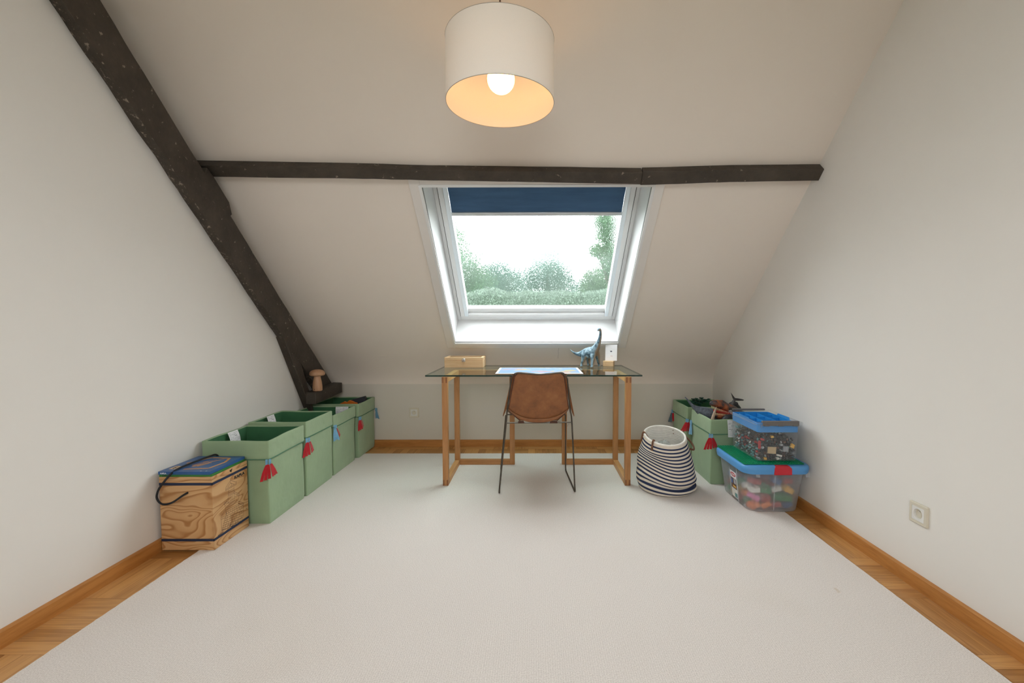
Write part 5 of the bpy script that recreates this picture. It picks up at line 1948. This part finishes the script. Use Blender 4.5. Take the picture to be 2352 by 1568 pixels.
def cring(z, ins=0.0):
    t_ = (z - cz0) / (cz1 - cz0)
    return tap(z, lerp(1.276, 1.268, t_), lerp(1.500, 1.510, t_), lerp(2.512, 2.504, t_), lerp(2.842, 2.850, t_), 0.016, ins)


R = [cring(cz0, 0.006), cring(cz0 + 0.004)] + [cring(lerp(cz0 + .004, cz1 - 0.012, k / 5)) for k in range(1, 6)]
R += [tap(cz1 - 0.012, 1.252, 1.524, 2.486, 2.866, 0.024), tap(cz1, 1.250, 1.526, 2.484, 2.868, 0.025), tap(cz1 + 0.002, 1.254, 1.522, 2.488, 2.864, 0.024), tap(cz1, 1.267, 1.511, 2.503, 2.851, 0.016)]
obj('tub', B().rings(R, caps=(True, False)), M['clear'], cb, sharp=50)
for x0 in (1.283, 1.488):
    obj('rib', B().box(x0, x0 + 0.010, 2.4995, 2.503, 0.492, 0.508), M['clear'], cb)
for y0, y1 in ((2.481, 2.499), (2.853, 2.871)):
    b = B().box(1.284, 1.490, y0, y1, cz1 + 0.0028, cz1 + 0.012)
    if y0 < 2.6:
        b.box(1.284, 1.490, y0 - 0.002, y0, cz1 - 0.014, cz1 + 0.012)
        for x0 in (1.292, 1.372, 1.452):
            b.box(x0, x0 + 0.03, y0 - 0.0055, y0 - 0.002, cz1 - 0.016, cz1 - 0.008)
    obj('handle', b, M['grey_plastic'], cb, bevel=0.002)
tray = thing('divided_tray', 'blue divided tray resting in the top of the clear box', 'tray', (1.387, 2.675, 0.45))
b = B()
tz0, tz1 = 0.462, 0.514
tx0, tx1, ty0, ty1 = 1.273, 1.505, 2.509, 2.845
R = [tap(tz0, tx0, tx1, ty0, ty1, 0.014), tap(tz1, tx0 - 0.001, tx1 + 0.001, ty0 - 0.001, ty1 + 0.001, 0.014), tap(tz1, tx0 + .003, tx1 - .003, ty0 + .003, ty1 - .003, 0.012), tap(tz0 + .004, tx0 + .003, tx1 - .003, ty0 + .003, ty1 - .003, 0.012)]
obj('shell', B().rings(R), M['tray'], tray, sharp=40)
b = B()
e_ = 0.0012
b.box(1.352 - e_, 1.352 + e_, ty0 + .004, ty1 - .004, tz0 + .005, tz1 - .006)
b.box(1.430 - e_, 1.430 + e_, ty0 + .004, ty1 - .004, tz0 + .005, tz1 - .006)
for y in (2.60, 2.69, 2.77):
    b.box(tx0 + .004, 1.352 - e_ - .0003, y - e_, y + e_, tz0 + .005, tz1 - .010)
    b.box(1.352 + e_ + .0003, 1.430 - e_ - .0003, y - 0.03 - e_, y - 0.03 + e_, tz0 + .005, tz1 - .010)
    b.box(1.430 + e_ + .0003, tx1 - .004, y + 0.02 - e_, y + 0.02 + e_, tz0 + .005, tz1 - .010)
obj('divider', b, M['tray'], tray)
for x, s_ in ((tx0, -1), (tx1, 1)):
    b = B().prism([(x + .001 * s_, 2.60, tz1 - 0.004), (x + .001 * s_, 2.75, tz1 - 0.004), (x + .006 * s_, 2.735, tz1 + 0.012), (x + .006 * s_, 2.615, tz1 + 0.012)],
            [(x - .001 * s_, 2.60, tz1 - 0.004), (x - .001 * s_, 2.75, tz1 - 0.004), (x + .004 * s_, 2.735, tz1 + 0.012), (x + .004 * s_, 2.615, tz1 + 0.012)])
    obj('grip', b, M['tray'], tray, bevel=0.001)

# ------------------------------------------------------------------ bricks
MESH = {}


def brick_mesh(nx, ny, h, p, colour):
    key = (nx, ny, h, p, colour)
    if key in MESH:
        return MESH[key]
    b = B()
    g_ = p * 0.02
    b.box(-nx * p / 2 + g_, nx * p / 2 - g_, -ny * p / 2 + g_, ny * p / 2 - g_, 0, h)
    for i in range(nx):
        for j in range(ny):
            x, y = (i - (nx - 1) / 2) * p, (j - (ny - 1) / 2) * p
            P = [Vector((x + p * 0.3 * math.cos(2 * PI * k / 10), y + p * 0.3 * math.sin(2 * PI * k / 10), z)) for z in (h, h + p * 0.2) for k in range(10)]
            b.add(P, [tuple(range(10, 20))] + [(k, (k + 1) % 10, 10 + (k + 1) % 10, 10 + k) for k in range(10)])
    me = bpy.data.meshes.new('toy_brick')
    hz = (h + p * 0.2) / 2
    me.from_pydata([q - Vector((0, 0, hz)) for q in b.v], [], b.f)
    me.materials.append(M['brick_' + colour])
    MESH[key] = me
    return me


def brick(me, loc, rot, label, group, cat='toy brick'):
    o = bpy.data.objects.new('toy_brick', me)
    o.location = loc
    o.rotation_euler = rot
    COL.objects.link(o)
    return tag(o, label, cat, group)


rg = random.Random(21)
ORD = ['first', 'second', 'third', 'fourth', 'fifth', 'sixth', 'seventh', 'eighth', 'ninth', 'tenth', 'eleventh', 'twelfth', 'thirteenth', 'fourteenth', 'fifteenth']
LAY = ['bottom layer', 'second layer up', 'third layer up', 'fourth layer up', 'fifth layer up', 'sixth layer up']
# large bricks: a loose jumble, nearest layers along the front and the room side
PC, CX, CY, CZ = 0.0262, 0.0640, 0.0670, 0.047
front_colours = {(0, 0, 0): 'orange', (1, 0, 0): 'orange', (2, 0, 0): 'red', (3, 0, 0): 'blue',
                 (0, 0, 1): 'pink', (1, 0, 1): 'red', (2, 0, 1): 'green', (3, 0, 1): 'green',
                 (0, 0, 2): 'white', (1, 0, 2): 'green', (2, 0, 2): 'white', (3, 0, 2): 'yellow',
                 (0, 0, 3): 'red', (3, 0, 3): 'red', (2, 0, 3): 'blue',
                 (0, 1, 1): 'orange', (0, 2, 1): 'yellow', (0, 2, 2): 'green', (0, 1, 2): 'white', (0, 3, 1): 'green', (0, 4, 2): 'blue', (0, 3, 2): 'pink'}
for iz in range(4):
    for iy in range(5):
        for ix_ in range(4):
            if not (iy == 0 or ix_ == 0 or iz == 2) or (iz == 3 and (ix_, iy, iz) not in front_colours):
                continue
            colr = front_colours.get((ix_, iy, iz)) or rg.choice(['red', 'green', 'blue', 'yellow', 'white', 'orange', 'red', 'green', 'pink'])
            x, y, z = 1.2690 + ix_ * CX + rg.uniform(-.002, .002), 2.5345 + iy * CY + rg.uniform(-.002, .002), 0.035 + iz * CZ
            if (ix_, iy, iz) == (3, 0, 1):
                continue
            if (ix_, iy, iz) == (2, 0, 1):
                me, x, rot = brick_mesh(4, 2, 0.028, PC, 'green'), 1.2670 + 2.5 * CX, (0.05, 0.10, -0.08)
            else:
                me = brick_mesh(2, 2, 0.026, PC, colr) if rg.random() < 0.75 else brick_mesh(2, 1, 0.026, PC, colr)
                rot = (rg.uniform(-.5, .5), rg.uniform(-.5, .5), rg.uniform(-.38, .38))
            brick(me, (x, y, z), rot, 'large %s brick in frosted box, %s from left, %s row, %s' % (colr, ORD[ix_], ORD[iy], LAY[iz]), 'large bricks in the frosted box')

# small bricks: individual ones against the walls of the clear box, the rest one dark heap
kx, kz = 12, 9
special = {(6, 0): 'white', (2, 0): 'yellow', (4, 8): 'yellow', (8, 6): 'brown', (1, 7): 'red', (7, 5): 'light grey'}
taken = {(x, z) for x in (3, 4, 5) for z in (2, 3, 4)} | {(0, z) for z in (4, 5, 6)} | {(8, 3), (9, 3), (8, 4), (9, 4)} | {(10, 4), (11, 4), (10, 5), (11, 5)} | {(6, 1), (7, 1)}
GB = 'larger pieces at the front of the clear box'
brick(brick_mesh(5, 4, 0.0045, 0.0098, 'tan'), (1.3625, 2.5235, 0.3545), (PI / 2, 0.06, 0), 'broad tan studded plate standing upright at the clear box front', GB)
brick(brick_mesh(1, 4, 0.009, 0.0115, 'red'), (1.2925, 2.5250, 0.3860), (1.45, 0.10, 0.12), 'long upright red piece at the left front corner of the clear box', GB)
brick(brick_mesh(3, 3, 0.006, 0.0105, 'light grey'), (1.4420, 2.5240, 0.3620), (PI / 2, 0.03, 0), 'square light grey studded piece at the right of the clear box front', GB)
brick(brick_mesh(2, 2, 0.009, 0.0115, 'yellow'), (1.4810, 2.5250, 0.3790), (1.3, 0.55, 0.1), 'tilted yellow piece near the right front corner of the clear box', GB)
brick(brick_mesh(3, 1, 0.010, 0.0105, 'white'), (1.4060, 2.5255, 0.3240), (1.4, 0.25, 0.0), 'white oblong piece low in the middle of the clear box front', GB)
LAY = ['bottom layer'] + [q + ' layer up' for q in ORD[1:]]
for ix_ in range(kx):
    for iz in range(kz):
        if (ix_, iz) in taken:
            continue
        if iz >= kz - 1 and ix_ in (0, 1, 2, 9, 10, 11) or (iz == kz - 2 and ix_ in (0, 10, 11)) or (iz == kz - 3 and ix_ == 11):
            continue
        colr = special.get((ix_, iz)) or rg.choice(['black', 'black', 'dark grey', 'black', 'black', 'dark grey', 'black', 'brown', 'dark grey', 'black', 'black', 'light grey'])
        if (ix_, iz) in special:
            me = brick_mesh(2, 2, 0.0096, 0.0078, colr)
            rot = (rg.uniform(-.2, .2), rg.uniform(-.2, .2), rg.uniform(-.2, .2))
        else:
            me = rg.choice([brick_mesh(2, 1, 0.0110, 0.0074, colr), brick_mesh(1, 1, 0.0110, 0.0074, colr), brick_mesh(2, 2, 0.0038, 0.0074, colr), brick_mesh(2, 2, 0.0110, 0.0070, colr)])
            rot = (rg.uniform(-.6, .6), rg.uniform(-.6, .6), rg.uniform(-PI, PI))
        brick(me, (1.2905 + ix_ * 0.0178, 2.5265 + rg.uniform(-.0012, .0012), 0.3070 + iz * 0.0158), rot,
              'small %s brick at clear box front, %s from left, %s' % (colr, ORD[ix_], LAY[iz]), 'small bricks in the clear box')
small_l = ['white', 'teal', 'dark grey', 'teal', 'dark grey', 'teal', 'black', 'black', 'black', 'teal', 'light grey', 'brown', 'red']
kz = 8
for iy in range(14):
    for iz in range(kz):
        if iz >= kz - 2 and rg.random() < 0.4:
            continue
        colr = rg.choice(small_l)
        me = rg.choice([brick_mesh(2, 1, 0.0096, 0.0066, colr), brick_mesh(1, 1, 0.0096, 0.0066, colr), brick_mesh(2, 2, 0.0034, 0.0066, colr)])
        brick(me, (1.2905 + rg.uniform(-.001, .001), 2.5500 + iy * 0.0205, 0.3080 + iz * 0.0168), (rg.uniform(-.6, .6), rg.uniform(-.6, .6), rg.uniform(-PI, PI)),
              'small %s brick, desk side of clear box, %s from front, %s' % (colr, ORD[iy], LAY[iz]), 'small bricks in the clear box')
b = B()
for k in range(2200):
    q = Vector((rg.uniform(1.304, 1.490), rg.uniform(2.541, 2.832), rg.uniform(0.302, 0.305 + 0.130 * rg.random() ** 0.25)))
    Mk = Matrix.Translation(q) @ Euler((rg.uniform(-PI, PI), rg.uniform(-PI, PI), 0)).to_matrix().to_4x4()
    a_, c2 = rg.choice(((0.006, 0.003), (0.006, 0.006), (0.009, 0.004)))
    b.box(-a_, a_, -c2, c2, -0.0045, 0.0045, m=rg.choice((0, 0, 0, 0, 1, 1, 0, 3, 4)), M=Mk)
hp = obj('brick_heap', b, [M['brick_black'], M['brick_dark grey'], M['brick_light grey'], M['brick_brown'], M['brick_teal']], None, smooth=False)
tag(hp, 'deep dark heap of tiny bricks filling the middle of the clear box', 'toy bricks', None, 'stuff')

# ------------------------------------------------------------------ outdoors seen through the skylight
GZ_ = -5.6


def leafmat(name, c):
    m, t, p = nt(name)
    tl = node(t, 'ShaderNodeBsdfTranslucent')
    at = node(t, 'ShaderNodeAttribute', attribute_name='leaf')
    lo = tuple(x * 0.45 for x in c)
    hi = tuple(min(1, x * 1.7) for x in c)
    cc = ramp(t, at.outputs['Fac'], [(0.0, lo), (1.0, hi)])
    t.links.new(cc, p.inputs['Base Color'])
    t.links.new(cc, tl.inputs[0])
    p.inputs['Roughness'].default_value = 0.7
    mx = node(t, 'ShaderNodeMixShader')
    mx.inputs[0].default_value = 0.4
    t.links.new(p.outputs[0], mx.inputs[1])
    t.links.new(tl.outputs[0], mx.inputs[2])
    t.links.new(mx.outputs[0], t.nodes['Material Output'].inputs[0])
    return m


LEAF = [leafmat('mid_green_leaves', (0.085, 0.165, 0.085)), leafmat('blue_green_leaves', (0.085, 0.16, 0.14)), leafmat('light_green_leaves', (0.10, 0.17, 0.085))]
M['bark'] = mat('grey_bark', (0.09, 0.07, 0.055), 0.9, 0.2, 4, 0.4, 0.02, 12)


def tree(x, y, blobs, kind, n, label, size=0.062, trunk=True):
    """blobs: (dx, dy, z, rx, rz) leaf masses"""
    r = thing('tree', label, 'tree', (x, y, GZ_), 'trees beyond the skylight')
    rg = random.Random(int(abs(x * 100)) + int(y * 10))
    vs, fs, sh_ = [], [], []
    tot = sum(q[3] * q[3] * q[4] for q in blobs)
    for dx, dy, z, rx, rz in blobs:
        cnt = int(2.2 * n * (1.7 if y > 20 else 1.15) * rx * rx * rz / tot)
        for _ in range(cnt):
            d_ = Vector((rg.gauss(0, 1), rg.gauss(0, 1), rg.gauss(0, 1))).normalized()
            lump = 1.0 + 0.55 * mnoise.noise(d_ * 2.2 + Vector((dx * 3 + x, z, 0))) + 0.22 * mnoise.noise(d_ * 7 + Vector((z, x, 0)))
            d_ = d_ * (lump * rg.random() ** 0.40 + rg.gauss(0, 0.05))
            p_ = Vector((dx + d_.x * rx, dy + d_.y * rx, z - GZ_ + d_.z * rz))
            a = Euler((rg.uniform(-1.2, 1.2), rg.uniform(-1.2, 1.2), rg.uniform(0, 6.3))).to_matrix()
            L_ = size * rg.uniform(0.6, 1.3)
            o = len(vs)
            vs += [p_ + a @ Vector(q) * L_ for q in ((-0.5, 0, 0), (0, -0.28, 0.06), (0.5, 0, 0), (0, 0.28, 0.06))]
            fs.append((o, o + 1, o + 2, o + 3))
            sh_.append(rg.random())
    me = bpy.data.meshes.new('crown')
    me.from_pydata(vs, [], fs)
    me.materials.append(LEAF[kind])
    at = me.attributes.new('leaf', 'FLOAT', 'FACE')
    at.data.foreach_set('value', sh_)
    c = bpy.data.objects.new('crown', me)
    COL.objects.link(c)
    c.parent = r
    if trunk:
        zt_ = max(q[2] for q in blobs)
        b = B().tube([(x, y, GZ_), (x + 0.1, y, GZ_ + 2.5), (x - 0.05, y, zt_ - 0.3)], [0.28, 0.2, 0.06], 10)
        for dx, dy, z, rx, rz in blobs:
            b.tube([(x + 0.05, y, z - 1.6), (x + dx * 0.6, y + dy * 0.6, z - 0.6), (x + dx, y + dy, z)], [0.09, 0.06, 0.02], 7)
        obj('trunk', b, M['bark'], r)
    return r


tree(-3.6, 18, [(0.45, 0, 3.35, 1.05, 0.95), (0.25, 0, 4.5, 0.6, 0.75), (1.1, 0.3, 2.7, 0.9, 0.8)], 0, 9000, 'leafy green tree at the left edge of the skylight view')
tree(-1.75, 21, [(0, 0, 3.0, 1.2, 1.0), (-0.8, 0.2, 2.4, 0.9, 0.9)], 1, 9000, 'rounded blue-green tree left of centre in the skylight view')
tree(0.70, 24, [(0, 0, 3.9, 1.15, 1.2), (0.75, 0.2, 3.1, 1.1, 1.0), (-1.0, 0, 3.1, 1.0, 1.0)], 1, 10000, 'tallest central rounded tree in the skylight view')
tree(2.45, 18, [(0, 0, 2.7, 0.6, 0.62), (0.5, 0, 2.2, 0.6, 0.55), (-0.4, 0, 2.1, 0.5, 0.5)], 2, 7000, 'small light green tree right of centre in the skylight view')
tree(2.55, 14.5, [(-0.20, 0, 4.25, 0.50, 0.55), (-0.50, 0, 3.45, 0.30, 0.24), (-0.02, 0, 3.2, 0.42, 0.75), (0.1, 0, 2.5, 0.3, 0.5)], 0, 8000, 'tall loose green tree at the right edge of the skylight view')
tree(-4.4, 26, [(0, 0, 2.6, 1.6, 1.2), (2.0, 0, 2.6, 1.5, 1.2)], 1, 8000, 'low distant tree mass behind the left tree')
tree(4.6, 27, [(-1.0, 0, 2.8, 1.6, 1.1), (0.7, 0, 2.6, 1.5, 1.1)], 1, 7000, 'low distant tree mass far behind the right tree')
hd_ = thing('hedge', 'wide hazy green hedge along the bottom of the skylight view', 'hedge', (0, 12, GZ_))
rg = random.Random(77)
vs, fs, sh_ = [], [], []
for k in range(60000):
    x = rg.uniform(-4.2, 4.4)
    z = 1.95 + 0.16 * mnoise.noise(Vector((x * 1.3, 3, 1))) - 1.3 * rg.random() ** 1.3
    p_ = Vector((x, rg.uniform(-0.5, 0.5), z - GZ_))
    a = Euler((rg.uniform(-1.2, 1.2), rg.uniform(-1.2, 1.2), rg.uniform(0, 6.3))).to_matrix()
    L_ = 0.06 * rg.uniform(0.6, 1.3)
    o = len(vs)
    vs += [p_ + a @ Vector(q) * L_ for q in ((-0.5, 0, 0), (0, -0.3, 0.06), (0.5, 0, 0), (0, 0.3, 0.06))]
    fs.append((o, o + 1, o + 2, o + 3))
    sh_.append(rg.random())
me = bpy.data.meshes.new('foliage')
me.from_pydata(vs, [], fs)
me.materials.append(leafmat('hazy_green_leaves', (0.19, 0.245, 0.20)))
at = me.attributes.new('leaf', 'FLOAT', 'FACE')
at.data.foreach_set('value', sh_)
c = bpy.data.objects.new('foliage', me)
COL.objects.link(c)
c.parent = hd_
obj('hedge_core', B().box(-4.3, 4.5, 11.9, 12.3, GZ_, 1.84), mat('dark_hedge_core', (0.06, 0.09, 0.06), 0.9), hd_)
b = B()
quad(b, [(-90, -90, GZ_), (90, -90, GZ_), (90, 110, GZ_), (-90, 110, GZ_)])
struct('ground', b, mat('lawn', (0.07, 0.13, 0.04), 0.9, 0.2, 1.5), fixn=False)
